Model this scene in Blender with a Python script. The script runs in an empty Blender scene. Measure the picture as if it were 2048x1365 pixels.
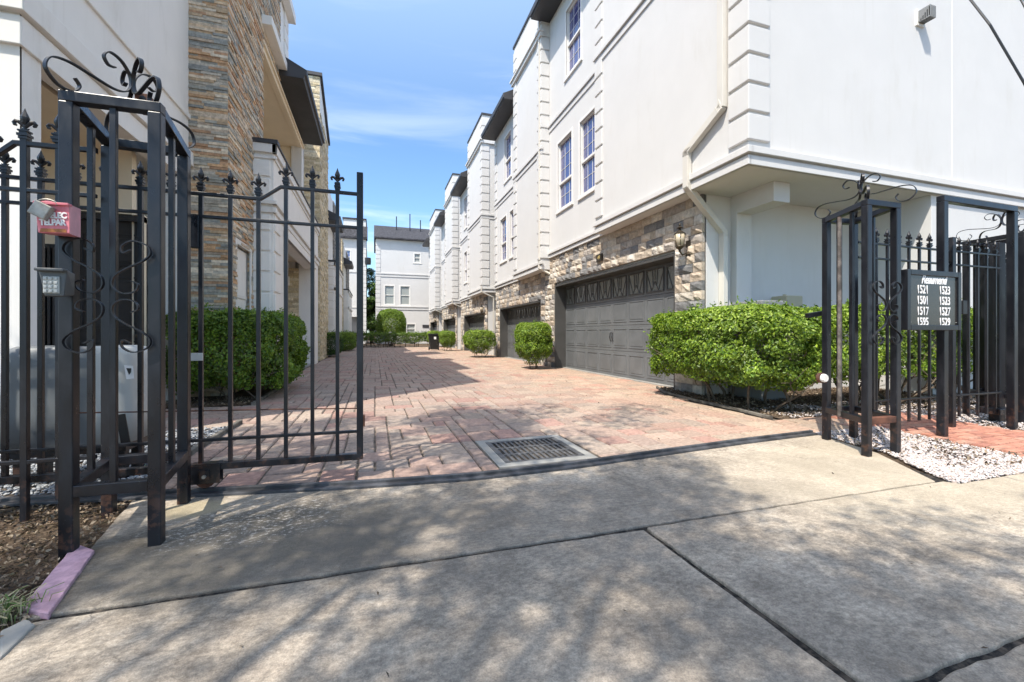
import bpy, math, random
import numpy as np
from mathutils import Vector, Matrix, noise as mnoise

# ------------------------------------------------------------------ camera, world, sun
SC = bpy.context.scene
CAMH = 1.05
YAW = math.radians(17.87)
cam = bpy.data.cameras.new("camera")
cam.sensor_width = 36.0
cam.lens = 36.0 * 850.0 / 2048.0
cam.shift_y = -14.5 / 2048.0
cam.clip_start = 0.05
cam.clip_end = 2000.0
camo = bpy.data.objects.new("camera", cam)
camo.location = (0, 0, CAMH)
camo.rotation_euler = (math.radians(90), 0, -YAW)
SC.collection.objects.link(camo)
SC.camera = camo

SUNDIR = Vector((-0.50, -0.41, 1.0)).normalized()      # towards the sun
SUN_EL = math.asin(SUNDIR.z)
SUN_ROT = math.atan2(SUNDIR.x, SUNDIR.y)
world = bpy.data.worlds.new("World")
SC.world = world
world.use_nodes = True
wn = world.node_tree.nodes; wl = world.node_tree.links
wn.clear()
wo = wn.new('ShaderNodeOutputWorld'); bg = wn.new('ShaderNodeBackground')
sky = wn.new('ShaderNodeTexSky'); sky.sky_type = 'NISHITA'
sky.sun_disc = False; sky.sun_elevation = SUN_EL; sky.sun_rotation = SUN_ROT
sky.air_density = 1.0; sky.dust_density = 0.6; sky.ozone_density = 1.0; sky.altitude = 0
bg.inputs['Strength'].default_value = 0.15
tc = wn.new('ShaderNodeTexCoord')
mp = wn.new('ShaderNodeMapping'); mp.inputs['Scale'].default_value = (1.0, 2.2, 9.0)
mp.inputs['Rotation'].default_value = (0, math.radians(6), math.radians(20))
cn = wn.new('ShaderNodeTexNoise'); cn.inputs['Scale'].default_value = 1.5; cn.inputs['Detail'].default_value = 7; cn.inputs['Roughness'].default_value = .55; cn.inputs['Distortion'].default_value = .35
cr = wn.new('ShaderNodeMapRange'); cr.inputs['From Min'].default_value = .47; cr.inputs['From Max'].default_value = .78; cr.interpolation_type = 'SMOOTHSTEP'
sx = wn.new('ShaderNodeSeparateXYZ')
hz = wn.new('ShaderNodeMapRange'); hz.inputs['From Min'].default_value = .46; hz.inputs['From Max'].default_value = .05; hz.inputs['To Min'].default_value = .15; hz.inputs['To Max'].default_value = 1.0
mul = wn.new('ShaderNodeMath'); mul.operation = 'MULTIPLY'
mx = wn.new('ShaderNodeMixRGB'); mx.inputs['Color2'].default_value = (3.3, 3.4, 3.9, 1)
tint = wn.new('ShaderNodeMixRGB'); tint.blend_type = 'MULTIPLY'; tint.inputs['Fac'].default_value = 1; tint.inputs['Color2'].default_value = (.84, .90, .92, 1)
wl.new(tc.outputs['Generated'], mp.inputs['Vector']); wl.new(mp.outputs['Vector'], cn.inputs['Vector'])
wl.new(cn.outputs['Fac'], cr.inputs['Value']); wl.new(tc.outputs['Generated'], sx.inputs[0]); wl.new(sx.outputs['Z'], hz.inputs['Value'])
wl.new(cr.outputs['Result'], mul.inputs[0]); wl.new(hz.outputs['Result'], mul.inputs[1])
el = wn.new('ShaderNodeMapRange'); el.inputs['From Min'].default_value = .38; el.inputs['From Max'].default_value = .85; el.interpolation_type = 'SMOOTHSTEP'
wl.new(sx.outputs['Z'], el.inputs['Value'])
fill_tint = wn.new('ShaderNodeMixRGB'); fill_tint.inputs['Color1'].default_value = (.38, .47, .53, 1); fill_tint.inputs['Color2'].default_value = (1.38, 1.20, .98, 1)   # sky above the frame brightened and warmed as added fill light
wl.new(el.outputs['Result'], fill_tint.inputs['Fac']); wl.new(fill_tint.outputs['Color'], tint.inputs['Color2']); wl.new(sky.outputs['Color'], tint.inputs['Color1']); wl.new(tint.outputs['Color'], mx.inputs['Color1']); wl.new(mul.outputs[0], mx.inputs['Fac'])
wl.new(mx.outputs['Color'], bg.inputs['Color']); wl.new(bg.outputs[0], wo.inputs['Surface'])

sun = bpy.data.lights.new("sun", 'SUN'); sun.energy = 2.0; sun.angle = math.radians(0.55); sun.color = (1.0, .94, .84)
suno = bpy.data.objects.new("sun", sun); suno.location = (-8, -8, 20)
suno.rotation_euler = (-SUNDIR).to_track_quat('-Z', 'Y').to_euler()
SC.collection.objects.link(suno)
SC.view_settings.view_transform = 'Standard'; SC.view_settings.look = 'None'
SC.view_settings.exposure = 1.80; SC.view_settings.gamma = 1.0
SC.cycles.max_bounces = 8; SC.cycles.diffuse_bounces = 5; SC.cycles.glossy_bounces = 3
SC.cycles.transparent_max_bounces = 6
SC.cycles.use_denoising = True
random.seed(7)
RNG = np.random.default_rng(11)

# ------------------------------------------------------------------ survey helpers (photo sight lines -> metres)
CY, SY = math.cos(YAW), math.sin(YAW)
def ray(px):
    u = (px - 1024.0) / 850.0
    return u * CY + SY, -u * SY + CY
def at_y(px, py, Y):
    dx, dy = ray(px); t = Y / dy
    return Vector((dx * t, Y, CAMH - (py - 668) / 850.0 * t))
def at_x(px, py, X):
    dx, dy = ray(px); t = X / dx
    return Vector((X, dy * t, CAMH - (py - 668) / 850.0 * t))
def at_z(px, py, z=0.0):
    t = (CAMH - z) * 850.0 / (py - 668); dx, dy = ray(px)
    return Vector((dx * t, dy * t, z))

# ------------------------------------------------------------------ object helpers
COL = SC.collection
ORG = {}
def tag(o, label=None, cat=None, group=None, kind=None):
    if label: o['label'] = label
    if cat: o['category'] = cat
    if group: o['group'] = group
    if kind: o['kind'] = kind
    return o
def thing(name, loc, label, cat, group=None):
    o = bpy.data.objects.new(name, None); o.location = loc; o.empty_display_size = .2
    COL.objects.link(o); ORG[o.name] = Vector(loc)
    return tag(o, label, cat, group)

class MB:
    def __init__(s): s.v = []; s.f = []; s.c = []; s.cur = (1, 1, 1)
    def col(s, c): s.cur = c; return s
    def add(s, vs, fs):
        b = len(s.v); s.v += [tuple(p) for p in vs]
        for f in fs: s.f.append(tuple(b + i for i in f)); s.c.append(s.cur)
        return s
    def box(s, x0, x1, y0, y1, z0, z1):
        return s.add([(x0,y0,z0),(x1,y0,z0),(x1,y1,z0),(x0,y1,z0),(x0,y0,z1),(x1,y0,z1),(x1,y1,z1),(x0,y1,z1)],
                     [(0,3,2,1),(4,5,6,7),(0,1,5,4),(1,2,6,5),(2,3,7,6),(3,0,4,7)])
    def bar(s, p, q, w, h=None, up=(0,0,1)):
        h = w if h is None else h
        p = Vector(p); q = Vector(q); d = (q - p).normalized(); up = Vector(up)
        a = d.cross(up)
        if a.length < 1e-4: a = d.cross(Vector((0,1,0)))
        a.normalize(); b = a.cross(d).normalized()
        a *= w / 2; b *= h / 2
        return s.add([p-a-b, p+a-b, p+a+b, p-a+b, q-a-b, q+a-b, q+a+b, q-a+b],
                     [(0,1,2,3),(7,6,5,4),(0,4,5,1),(1,5,6,2),(2,6,7,3),(3,7,4,0)])
    def tube(s, pts, r, n=8, cap=True):
        pts = [Vector(p) for p in pts]; rs = r if isinstance(r, (list, tuple)) else [r] * len(pts)
        vs = []; prev = None
        for i, p in enumerate(pts):
            d = (pts[min(i+1, len(pts)-1)] - pts[max(i-1, 0)]).normalized()
            if prev is None:
                a = d.cross(Vector((0,0,1)))
                if a.length < .1: a = d.cross(Vector((1,0,0)))
            else: a = prev - d * prev.dot(d)
            a.normalize(); prev = a; b = d.cross(a)
            for k in range(n):
                t = 2 * math.pi * k / n
                vs.append(p + (a * math.cos(t) + b * math.sin(t)) * rs[i])
        fs = []
        for i in range(len(pts) - 1):
            for k in range(n):
                k2 = (k + 1) % n
                fs.append((i*n+k, i*n+k2, (i+1)*n+k2, (i+1)*n+k))
        if cap: fs.append(tuple(range(n))[::-1]); fs.append(tuple((len(pts)-1)*n + k for k in range(n)))
        return s.add(vs, fs)
    def strap(s, pts, side, w, t):
        """flat bar along pts; side = width direction"""
        pts = [Vector(p) for p in pts]; side = Vector(side).normalized(); vs = []
        for i, p in enumerate(pts):
            d = (pts[min(i+1, len(pts)-1)] - pts[max(i-1, 0)]).normalized()
            nn = d.cross(side).normalized()
            for a, b in ((-1,-1),(1,-1),(1,1),(-1,1)):
                vs.append(p + side * (a*w/2) + nn * (b*t/2))
        fs = [(0,1,2,3)]
        for i in range(len(pts) - 1):
            for k in range(4):
                k2 = (k+1) % 4; fs.append((i*4+k, i*4+k2, (i+1)*4+k2, (i+1)*4+k))
        m = (len(pts)-1)*4; fs.append((m+3, m+2, m+1, m))
        return s.add(vs, fs)
    def lathe(s, prof, c, n=12):
        c = Vector(c); vs = []
        for r, z in prof:
            for k in range(n):
                t = 2*math.pi*k/n; vs.append((c.x + r*math.cos(t), c.y + r*math.sin(t), c.z + z))
        fs = []
        for i in range(len(prof)-1):
            for k in range(n):
                k2 = (k+1) % n; fs.append((i*n+k, i*n+k2, (i+1)*n+k2, (i+1)*n+k))
        fs.append(tuple(range(n))[::-1]); fs.append(tuple((len(prof)-1)*n+k for k in range(n)))
        return s.add(vs, fs)
    def prism(s, poly, z0, z1):
        n = len(poly)
        vs = [(x, y, z0) for x, y in poly] + [(x, y, z1) for x, y in poly]
        fs = [tuple(range(n))[::-1], tuple(range(n, 2*n))] + [(i, (i+1) % n, n+(i+1) % n, n+i) for i in range(n)]
        return s.add(vs, fs)
    def xprism(s, poly, x0, x1):
        n = len(poly)
        vs = [(x0, y, z) for y, z in poly] + [(x1, y, z) for y, z in poly]
        return s.add(vs, [tuple(range(n))[::-1], tuple(range(n, 2*n))] + [(i, (i+1) % n, n+(i+1) % n, n+i) for i in range(n)])
    def yprism(s, poly, y0, y1):
        n = len(poly)
        vs = [(x, y0, z) for x, z in poly] + [(x, y1, z) for x, z in poly]
        return s.add(vs, [tuple(range(n))[::-1], tuple(range(n, 2*n))] + [(i, (i+1) % n, n+(i+1) % n, n+i) for i in range(n)])
    def build(s, name, mat, parent=None, bevel=0, smooth=False, colors=False):
        me = bpy.data.meshes.new(name)
        o = bpy.data.objects.new(name, me)
        org = Vector((0,0,0))
        if parent is not None:
            org = ORG.get(parent.name, Vector((0,0,0)))
        me.from_pydata([(x-org.x, y-org.y, z-org.z) for x, y, z in s.v], [], s.f)
        if colors:
            at = me.attributes.new('tone', 'FLOAT_COLOR', 'FACE')
            at.data.foreach_set('color', [k for c in s.c for k in (c[0], c[1], c[2], 1.0)])
        me.materials.append(mat)
        if smooth: me.shade_smooth() if hasattr(me, 'shade_smooth') else None
        COL.objects.link(o)
        if parent is not None: o.parent = parent
        ORG[o.name] = org
        if bevel:
            m = o.modifiers.new('bevel', 'BEVEL'); m.width = bevel; m.segments = 2; m.limit_method = 'ANGLE'; m.angle_limit = math.radians(50)
        return o

class FR:
    """facade frame: L faces -X, R faces +X, F faces -Y; (u, v, w) = along, up, outwards"""
    def __init__(s, kind, base): s.k = kind; s.b = base
    def P(s, u, v, w=0):
        if s.k == 'L': return (s.b - w, u, v)
        if s.k == 'R': return (s.b + w, u, v)
        return (u, s.b - w, v)
    def box(s, mb, u0, u1, v0, v1, w0, w1):
        a = s.P(u0, v0, w0); b = s.P(u1, v1, w1)
        return mb.box(min(a[0],b[0]), max(a[0],b[0]), min(a[1],b[1]), max(a[1],b[1]), min(a[2],b[2]), max(a[2],b[2]))
    def wall(s, mb, u0, u1, v0, v1, holes, depth=.14):
        us = sorted({u0, u1, *[h[0] for h in holes], *[h[1] for h in holes]})
        vs = sorted({v0, v1, *[h[2] for h in holes], *[h[3] for h in holes]})
        us = [u for u in us if u0 <= u <= u1]; vs = [v for v in vs if v0 <= v <= v1]
        for i in range(len(us)-1):
            for j in range(len(vs)-1):
                cu, cv = (us[i]+us[i+1])/2, (vs[j]+vs[j+1])/2
                if any(h[0] < cu < h[1] and h[2] < cv < h[3] for h in holes): continue
                mb.add([s.P(us[i],vs[j]), s.P(us[i+1],vs[j]), s.P(us[i+1],vs[j+1]), s.P(us[i],vs[j+1])], [(0,1,2,3)])
        for a, b, c, d in holes:
            for e in (((a,c),(b,c)), ((b,c),(b,d)), ((b,d),(a,d)), ((a,d),(a,c))):
                mb.add([s.P(*e[0],0), s.P(*e[1],0), s.P(*e[1],-depth), s.P(*e[0],-depth)], [(0,1,2,3)])
        for e in (((u0,v0),(u1,v0)), ((u1,v0),(u1,v1)), ((u1,v1),(u0,v1)), ((u0,v1),(u0,v0))):
            mb.add([s.P(*e[0],0), s.P(*e[1],0), s.P(*e[1],-depth), s.P(*e[0],-depth)], [(0,1,2,3)])

# ------------------------------------------------------------------ materials
def mk(name):
    m = bpy.data.materials.new(name); m.use_nodes = True
    return m, m.node_tree, m.node_tree.nodes['Principled BSDF']
def nd(nt, t, **kw):
    n = nt.nodes.new(t)
    for k, v in kw.items():
        if k in n.inputs: n.inputs[k].default_value = v
        else: setattr(n, k, v)
    return n
def noise(nt, scale, detail=4, rough=.55, vec=None, dist=0):
    n = nd(nt, 'ShaderNodeTexNoise'); n.inputs['Scale'].default_value = scale; n.inputs['Detail'].default_value = detail
    n.inputs['Roughness'].default_value = rough; n.inputs['Distortion'].default_value = dist
    if vec: nt.links.new(vec, n.inputs['Vector'])
    return n.outputs['Fac']
def mrange(nt, val, a, b, c=0, d=1, smooth=True):
    n = nd(nt, 'ShaderNodeMapRange'); n.inputs['From Min'].default_value = a; n.inputs['From Max'].default_value = b
    n.inputs['To Min'].default_value = c; n.inputs['To Max'].default_value = d
    if smooth: n.interpolation_type = 'SMOOTHSTEP'
    nt.links.new(val, n.inputs['Value']); return n.outputs['Result']
def mixc(nt, fac, a, b, mode='MIX'):
    n = nd(nt, 'ShaderNodeMixRGB'); n.blend_type = mode
    for s, k in ((fac, 'Fac'), (a, 'Color1'), (b, 'Color2')):
        if isinstance(s, (int, float)): n.inputs[k].default_value = s
        elif isinstance(s, tuple): n.inputs[k].default_value = (*s[:3], 1)
        else: nt.links.new(s, n.inputs[k])
    return n.outputs['Color']
def mth(nt, op, a, b=0.0):
    n = nd(nt, 'ShaderNodeMath'); n.operation = op
    for i, s in enumerate((a, b)):
        if isinstance(s, (int, float)): n.inputs[i].default_value = s
        else: nt.links.new(s, n.inputs[i])
    return n.outputs[0]
def bump(nt, bs, h, strength=.3, dist=.01):
    n = nd(nt, 'ShaderNodeBump'); n.inputs['Strength'].default_value = strength; n.inputs['Distance'].default_value = dist
    nt.links.new(h, n.inputs['Height']); nt.links.new(n.outputs[0], bs.inputs['Normal'])
def objco(nt): return nd(nt, 'ShaderNodeTexCoord').outputs['Object']
def geo(nt): return nd(nt, 'ShaderNodeNewGeometry').outputs['Position']
def scaled(nt, vec, s):
    n = nd(nt, 'ShaderNodeMapping'); n.inputs['Scale'].default_value = s; nt.links.new(vec, n.inputs['Vector']); return n.outputs[0]

def paint(name, c, rough=.6, var=.06, bscale=180, bstr=.15, dirt=None, metal=0, spec=.5, vscale=1.3):
    m, nt, bs = mk(name); co = geo(nt)
    n1 = noise(nt, vscale, 5, .6, co)
    dark = tuple(k*(1-var*2.2) for k in c)
    colr = mixc(nt, mrange(nt, n1, .35, .7), dark, c)
    if dirt:
        n2 = noise(nt, 2.3, 8, .7, scaled(nt, co, (1, 1, .25)))
        colr = mixc(nt, mth(nt, 'MULTIPLY', mrange(nt, n2, .52, .8), .6), colr, dirt)
        n5 = noise(nt, 9, 6, .6, scaled(nt, co, (1, 1, .045)))
        colr = mixc(nt, mth(nt, 'MULTIPLY', mth(nt, 'MULTIPLY', mrange(nt, n5, .56, .72), mrange(nt, n1, .42, .62)), .28), colr, dirt)
    nt.links.new(colr, bs.inputs['Base Color'])
    bs.inputs['Roughness'].default_value = rough; bs.inputs['Metallic'].default_value = metal
    bs.inputs['Specular IOR Level'].default_value = spec
    if bstr: bump(nt, bs, noise(nt, bscale, 3, .6, co), bstr, .004)
    return m
def toned(name, rough=.85, bscale=60, bstr=.5, bd=.006, var=.25):
    m, nt, bs = mk(name); co = geo(nt)
    at = nd(nt, 'ShaderNodeAttribute'); at.attribute_name = 'tone'
    n = noise(nt, bscale*.35, 6, .65, co)
    c = mixc(nt, 1.0, at.outputs['Color'], mixc(nt, mrange(nt, n, .3, .7), (1-var,)*3, (1+var*.55,)*3), 'MULTIPLY')
    nt.links.new(c, bs.inputs['Base Color']); bs.inputs['Roughness'].default_value = rough
    bs.inputs['Specular IOR Level'].default_value = .3
    bump(nt, bs, noise(nt, bscale, 6, .65, co), bstr, bd)
    return m

STUCCO = paint('white_stucco', (.60, .588, .568), .85, .015, 220, .5, (.52, .50, .46), spec=.25)
STUCCO_L = paint('warm_stucco', (.80, .775, .73), .85, .02, 220, .4, (.56, .53, .47), spec=.25)
CREAM_SHADE = paint('cream_shade', (.80, .69, .52), .7, .03, 200, .2, spec=.3)  # cream carries the warm cast of the shaded recess and porch in its colour
TRIM = paint('trim_paint', (.72, .70, .66), .6, .02, 200, .12, spec=.35)
SPOUT = paint('spout_paint', (.62, .585, .52), .45, .03, 90, .05)
DARKROOF = paint('dark_fascia', (.045, .044, .048), .55, .15, 60, .1)
SHINGLE = paint('shingles', (.06, .058, .066), .9, .3, 25, .8, vscale=6)
GARAGE = paint('garage_paint', (.150, .158, .162), .40, .10, 30, .12, (.19, .19, .188), vscale=2)
GARAGE_D = paint('garage_trim', (.07, .068, .064), .4, .1, 60, .05)
DOORM = paint('door_paint', (.030, .032, .036), .4, .15, 60, .05)
PLASTIC = paint('grey_plastic', (.20, .205, .205), .45, .05, 150, .06)
PLASTIC_L = paint('light_plastic', (.50, .50, .47), .45, .05, 150, .06)
KEYM = paint('key_metal', (.55, .55, .50), .35, .1, 60, .05)
BEIGE = paint('beige_box', (.45, .42, .30), .6, .08, 60, .1)
CONC_L = paint('light_concrete', (.30, .29, .265), .9, .1, 90, .3, (.3, .27, .22))
BLACKP = paint('black_plastic', (.012, .012, .013), .4, .1, 60, .05)
BRONZE = paint('bronze', (.12, .095, .065), .45, .3, 60, .1, metal=.6)
WHITE = paint('white_letter', (.82, .80, .78), .5, .02, 60, 0)
GOLD = paint('gold_digit', (.55, .42, .16), .4, .1, 60, 0)
def metal_black():
    m, nt, bs = mk('black_iron'); co = geo(nt)
    a = noise(nt, 9, 6, .65, scaled(nt, co, (1,1,.35)))
    c = mixc(nt, mrange(nt, a, .42, .72), (.0055, .006, .009), (.0155, .0165, .021))
    b = noise(nt, 42, 6, .7, co)
    c = mixc(nt, mth(nt, 'MULTIPLY', mrange(nt, b, .66, .74), .55), c, (.22, .20, .18))
    r = noise(nt, 5.5, 8, .7, co)
    c = mixc(nt, mth(nt, 'MULTIPLY', mrange(nt, r, .68, .76), .7), c, (.14, .055, .030))
    sz = nd(nt, 'ShaderNodeSeparateXYZ'); nt.links.new(co, sz.inputs[0])
    lowr = mth(nt, 'MULTIPLY', mrange(nt, sz.outputs['Z'], .42, .05), mrange(nt, noise(nt, 16, 8, .7, co), .50, .60))
    c = mixc(nt, mth(nt, 'MULTIPLY', lowr, .38), c, (.15, .07, .04))
    nt.links.new(c, bs.inputs['Base Color'])
    nt.links.new(mrange(nt, a, .3, .7, .26, .44), bs.inputs['Roughness']); bs.inputs['Specular IOR Level'].default_value = .5
    bump(nt, bs, noise(nt, 120, 4, .6, co), .12, .003)
    return m
IRON = metal_black()
RUST = paint('rusty_iron', (.17, .065, .035), .8, .3, 60, .4, (.05, .03, .025), vscale=8)
def glass_mat(name, base, rough=.03, ior=1.7):
    m, nt, bs = mk(name); bs.inputs['Base Color'].default_value = (*base, 1)
    bs.inputs['Roughness'].default_value = rough; bs.inputs['IOR'].default_value = ior
    bs.inputs['Specular IOR Level'].default_value = .9
    co = geo(nt); bump(nt, bs, noise(nt, 1.6, 2, .5, co), .04, .05)
    return m
GLASS = glass_mat('window_glass', (.06, .065, .19), .03, 1.8)  # violet-blue sky reflection put into the base colour
GLASS_G = glass_mat('curtained_glass', (.22, .25, .22), .08, 1.5)
GLASS_D = glass_mat('door_glass', (.16, .17, .16), .15, 1.5)
def blinds():
    m, nt, bs = mk('blind_glass'); co = geo(nt)
    w = nd(nt, 'ShaderNodeTexWave'); w.bands_direction = 'Z'; w.inputs['Scale'].default_value = 5.0
    nt.links.new(co, w.inputs['Vector'])
    nt.links.new(mixc(nt, w.outputs['Fac'], (.22,.24,.23), (.40,.42,.40)), bs.inputs['Base Color'])
    bs.inputs['Roughness'].default_value = .12
    return m
BLIND = blinds()
STONE = toned('split_stone', .9, 45, .8, .012, .25)
SLATE = toned('stacked_slate', .85, 55, .6, .006, .3)
PAVER = toned('concrete_paver', .9, 70, .55, .005, .28)
PEBBLE = toned('pebble', .8, 90, .2, .002, .1)
def leaf_mat(name, rough=.42, trans=.35):
    m, nt, bs = mk(name)
    at = nd(nt, 'ShaderNodeAttribute'); at.attribute_name = 'tone'
    nt.links.new(at.outputs['Color'], bs.inputs['Base Color'])
    bs.inputs['Roughness'].default_value = rough; bs.inputs['Specular IOR Level'].default_value = .4
    tr = nd(nt, 'ShaderNodeBsdfTranslucent'); nt.links.new(mixc(nt, 1.0, at.outputs['Color'], (1.25, 1.35, .55), 'MULTIPLY'), tr.inputs['Color'])
    ms = nd(nt, 'ShaderNodeMixShader'); ms.inputs[0].default_value = trans
    nt.links.new(bs.outputs[0], ms.inputs[1]); nt.links.new(tr.outputs[0], ms.inputs[2])
    nt.links.new(ms.outputs[0], nt.nodes['Material Output'].inputs['Surface'])
    return m
LEAF = leaf_mat('leaf')
DRY = leaf_mat('dry_leaf', .8, .1)
BARK = paint('bark', (.17, .13, .09), .95, .25, 40, .9, (.08,.06,.045), vscale=7)
def concrete():
    m, nt, bs = mk('driveway_concrete'); co = geo(nt)
    n1 = noise(nt, 1.1, 6, .6, co); n2 = noise(nt, 7.5, 8, .68, co); n3 = noise(nt, 160, 3, .7, co)
    c = mixc(nt, mrange(nt, n1, .35, .68), (.41, .345, .27), (.52, .445, .355))
    c = mixc(nt, mth(nt, 'MULTIPLY', mrange(nt, n2, .45, .66), .65), c, (.31, .255, .20))
    n4 = noise(nt, 22, 7, .72, scaled(nt, co, (1, 1.6, 1)), .6)
    c = mixc(nt, mth(nt, 'MULTIPLY', mrange(nt, n4, .50, .66), .55), c, (.60, .50, .385))
    n6 = noise(nt, 48, 7, .75, scaled(nt, co, (1, .7, 1)), .4)
    c = mixc(nt, mth(nt, 'MULTIPLY', mrange(nt, n6, .52, .64), .45), c, (.24, .195, .15))
    big = mrange(nt, noise(nt, 2.6, 9, .68, co, .5), .36, .64, .68, 1.10)
    fin = mrange(nt, noise(nt, 30, 7, .7, scaled(nt, co, (1, 1.5, 1))), .36, .64, .72, 1.18)
    tot = nd(nt, 'ShaderNodeVectorMath'); tot.operation = 'SCALE'; nt.links.new(c, tot.inputs[0]); nt.links.new(mth(nt, 'MULTIPLY', big, fin), tot.inputs['Scale']); c = tot.outputs[0]
    # algae staining left of the middle of the apron
    def blob(cx, cy, rx, ry, lo, hi, ns=2.6, amp=1.0):
        mp = nd(nt, 'ShaderNodeMapping'); mp.inputs['Location'].default_value = (-cx/rx, -cy/ry, 0); mp.inputs['Scale'].default_value = (1/rx, 1/ry, 0)
        nt.links.new(co, mp.inputs['Vector'])
        ln = nd(nt, 'ShaderNodeVectorMath'); ln.operation = 'LENGTH'; nt.links.new(mp.outputs[0], ln.inputs[0])
        f = mth(nt, 'ADD', ln.outputs['Value'], mth(nt, 'MULTIPLY', mth(nt, 'SUBTRACT', noise(nt, ns, 7, .65, co), .5), amp))
        return mrange(nt, f, lo, hi, 1, 0)
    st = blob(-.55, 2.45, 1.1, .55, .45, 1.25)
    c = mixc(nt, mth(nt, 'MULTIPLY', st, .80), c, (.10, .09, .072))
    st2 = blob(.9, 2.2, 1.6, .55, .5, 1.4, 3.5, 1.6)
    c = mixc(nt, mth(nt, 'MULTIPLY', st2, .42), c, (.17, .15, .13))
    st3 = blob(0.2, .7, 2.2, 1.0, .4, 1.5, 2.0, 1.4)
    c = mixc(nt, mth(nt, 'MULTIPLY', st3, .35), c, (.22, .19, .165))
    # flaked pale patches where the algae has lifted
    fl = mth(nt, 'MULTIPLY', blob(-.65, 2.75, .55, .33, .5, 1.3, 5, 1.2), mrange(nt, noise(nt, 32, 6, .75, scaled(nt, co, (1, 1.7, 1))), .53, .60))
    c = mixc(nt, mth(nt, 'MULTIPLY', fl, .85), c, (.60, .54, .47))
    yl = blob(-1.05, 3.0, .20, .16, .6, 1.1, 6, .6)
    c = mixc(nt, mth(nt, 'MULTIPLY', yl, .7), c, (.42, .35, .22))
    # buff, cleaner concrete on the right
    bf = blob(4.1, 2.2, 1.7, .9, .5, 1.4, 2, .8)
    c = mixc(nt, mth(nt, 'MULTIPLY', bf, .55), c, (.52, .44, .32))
    c = mixc(nt, mrange(nt, n3, .35, .65), mixc(nt, 1.0, c, (.74,.74,.74), 'MULTIPLY'), c)
    vo_ = nd(nt, 'ShaderNodeTexVoronoi'); vo_.feature = 'DISTANCE_TO_EDGE'; vo_.inputs['Scale'].default_value = .9
    wv = nd(nt, 'ShaderNodeVectorMath'); wv.operation = 'ADD'; nt.links.new(co, wv.inputs[0]); nn_ = nd(nt, 'ShaderNodeTexNoise'); nn_.inputs['Scale'].default_value = 3.5; nn_.inputs['Detail'].default_value = 8; nt.links.new(co, nn_.inputs['Vector'])
    sc_ = nd(nt, 'ShaderNodeVectorMath'); sc_.operation = 'SCALE'; sc_.inputs['Scale'].default_value = .35; nt.links.new(nn_.outputs['Color'], sc_.inputs[0]); nt.links.new(sc_.outputs[0], wv.inputs[1]); nt.links.new(wv.outputs[0], vo_.inputs['Vector'])
    ck_ = mth(nt, 'MULTIPLY', mrange(nt, vo_.outputs['Distance'], .0, .0035, 1, 0), mrange(nt, noise(nt, 1.7, 3, .5, co), .50, .58))
    c = mixc(nt, mth(nt, 'MULTIPLY', ck_, .55), c, (.10, .085, .07))
    spk = mrange(nt, noise(nt, 75, 2, .5, co), .70, .74)
    c = mixc(nt, mth(nt, 'MULTIPLY', spk, .5), c, (.09, .08, .07))
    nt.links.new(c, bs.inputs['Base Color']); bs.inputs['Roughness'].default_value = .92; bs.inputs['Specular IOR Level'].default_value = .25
    h = mth(nt, 'ADD', mth(nt, 'MULTIPLY', n3, .5), mth(nt, 'MULTIPLY', n2, 1.2))
    bump(nt, bs, h, .8, .008)
    return m
CONC = concrete()
def soil():
    m, nt, bs = mk('soil'); co = geo(nt)
    n1 = noise(nt, 6, 8, .7, co); n2 = noise(nt, 55, 6, .75, co)
    c = mixc(nt, mrange(nt, n1, .35, .7), (.075, .052, .036), (.15, .11, .078))
    c = mixc(nt, mrange(nt, n2, .5, .68), c, (.20, .155, .11))
    c = mixc(nt, mrange(nt, n2, .45, .3), c, (.03, .022, .017))
    nt.links.new(c, bs.inputs['Base Color']); bs.inputs['Roughness'].default_value = 1; bs.inputs['Specular IOR Level'].default_value = .1
    bump(nt, bs, n2, 1, .02)
    return m
SOIL = soil()
SAND = paint('joint_sand', (.15, .12, .092), 1, .3, 150, .5, vscale=9)
PINK = paint('pink_paint', (.60, .37, .44), .85, .14, 50, .8, (.36,.24,.22), vscale=22)
def pinkbox():
    m, nt, bs = mk('faded_red_plastic'); co = geo(nt)
    z = nd(nt, 'ShaderNodeSeparateXYZ'); nt.links.new(co, z.inputs[0])
    n1 = noise(nt, 20, 4, .6, co)
    c = mixc(nt, mrange(nt, n1, .35, .65), (.58, .13, .16), (.70, .24, .27))
    nt.links.new(c, bs.inputs['Base Color']); bs.inputs['Roughness'].default_value = .5
    return m
REDBOX = pinkbox()
REDSIDE = paint('sunfaded_pink', (.78, .36, .40), .5, .1, 60, .05, vscale=10)
ORANGE = paint('orange_fade', (.80, .27, .06), .5, .3, 60, .05, (.6,.1,.1), vscale=25)
ALU = paint('worn_zinc', (.36, .34, .30), .45, .2, 60, .1, metal=.5, vscale=20)

# ------------------------------------------------------------------ the ground
def structure(o): o['kind'] = 'structure'; return o
g = MB().box(-150, 150, -60, 250, -.3, -.045)
structure(g.build('ground', SOIL))
def jag(pts, step=.05, amp=.006):
    out = []
    for i, p in enumerate(pts):
        q = pts[(i+1) % len(pts)]; d = math.hypot(q[0]-p[0], q[1]-p[1]); n = max(1, min(160, int(d/step)))
        for k in range(n):
            t = k/n; x = p[0]+(q[0]-p[0])*t; y = p[1]+(q[1]-p[1])*t
            a = amp * (mnoise.noise((x*9, y*9, 1.3)) + .6*mnoise.noise((x*31, y*31, 4)))
            out.append((x + a, y + a*1.3))
    return out
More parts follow.
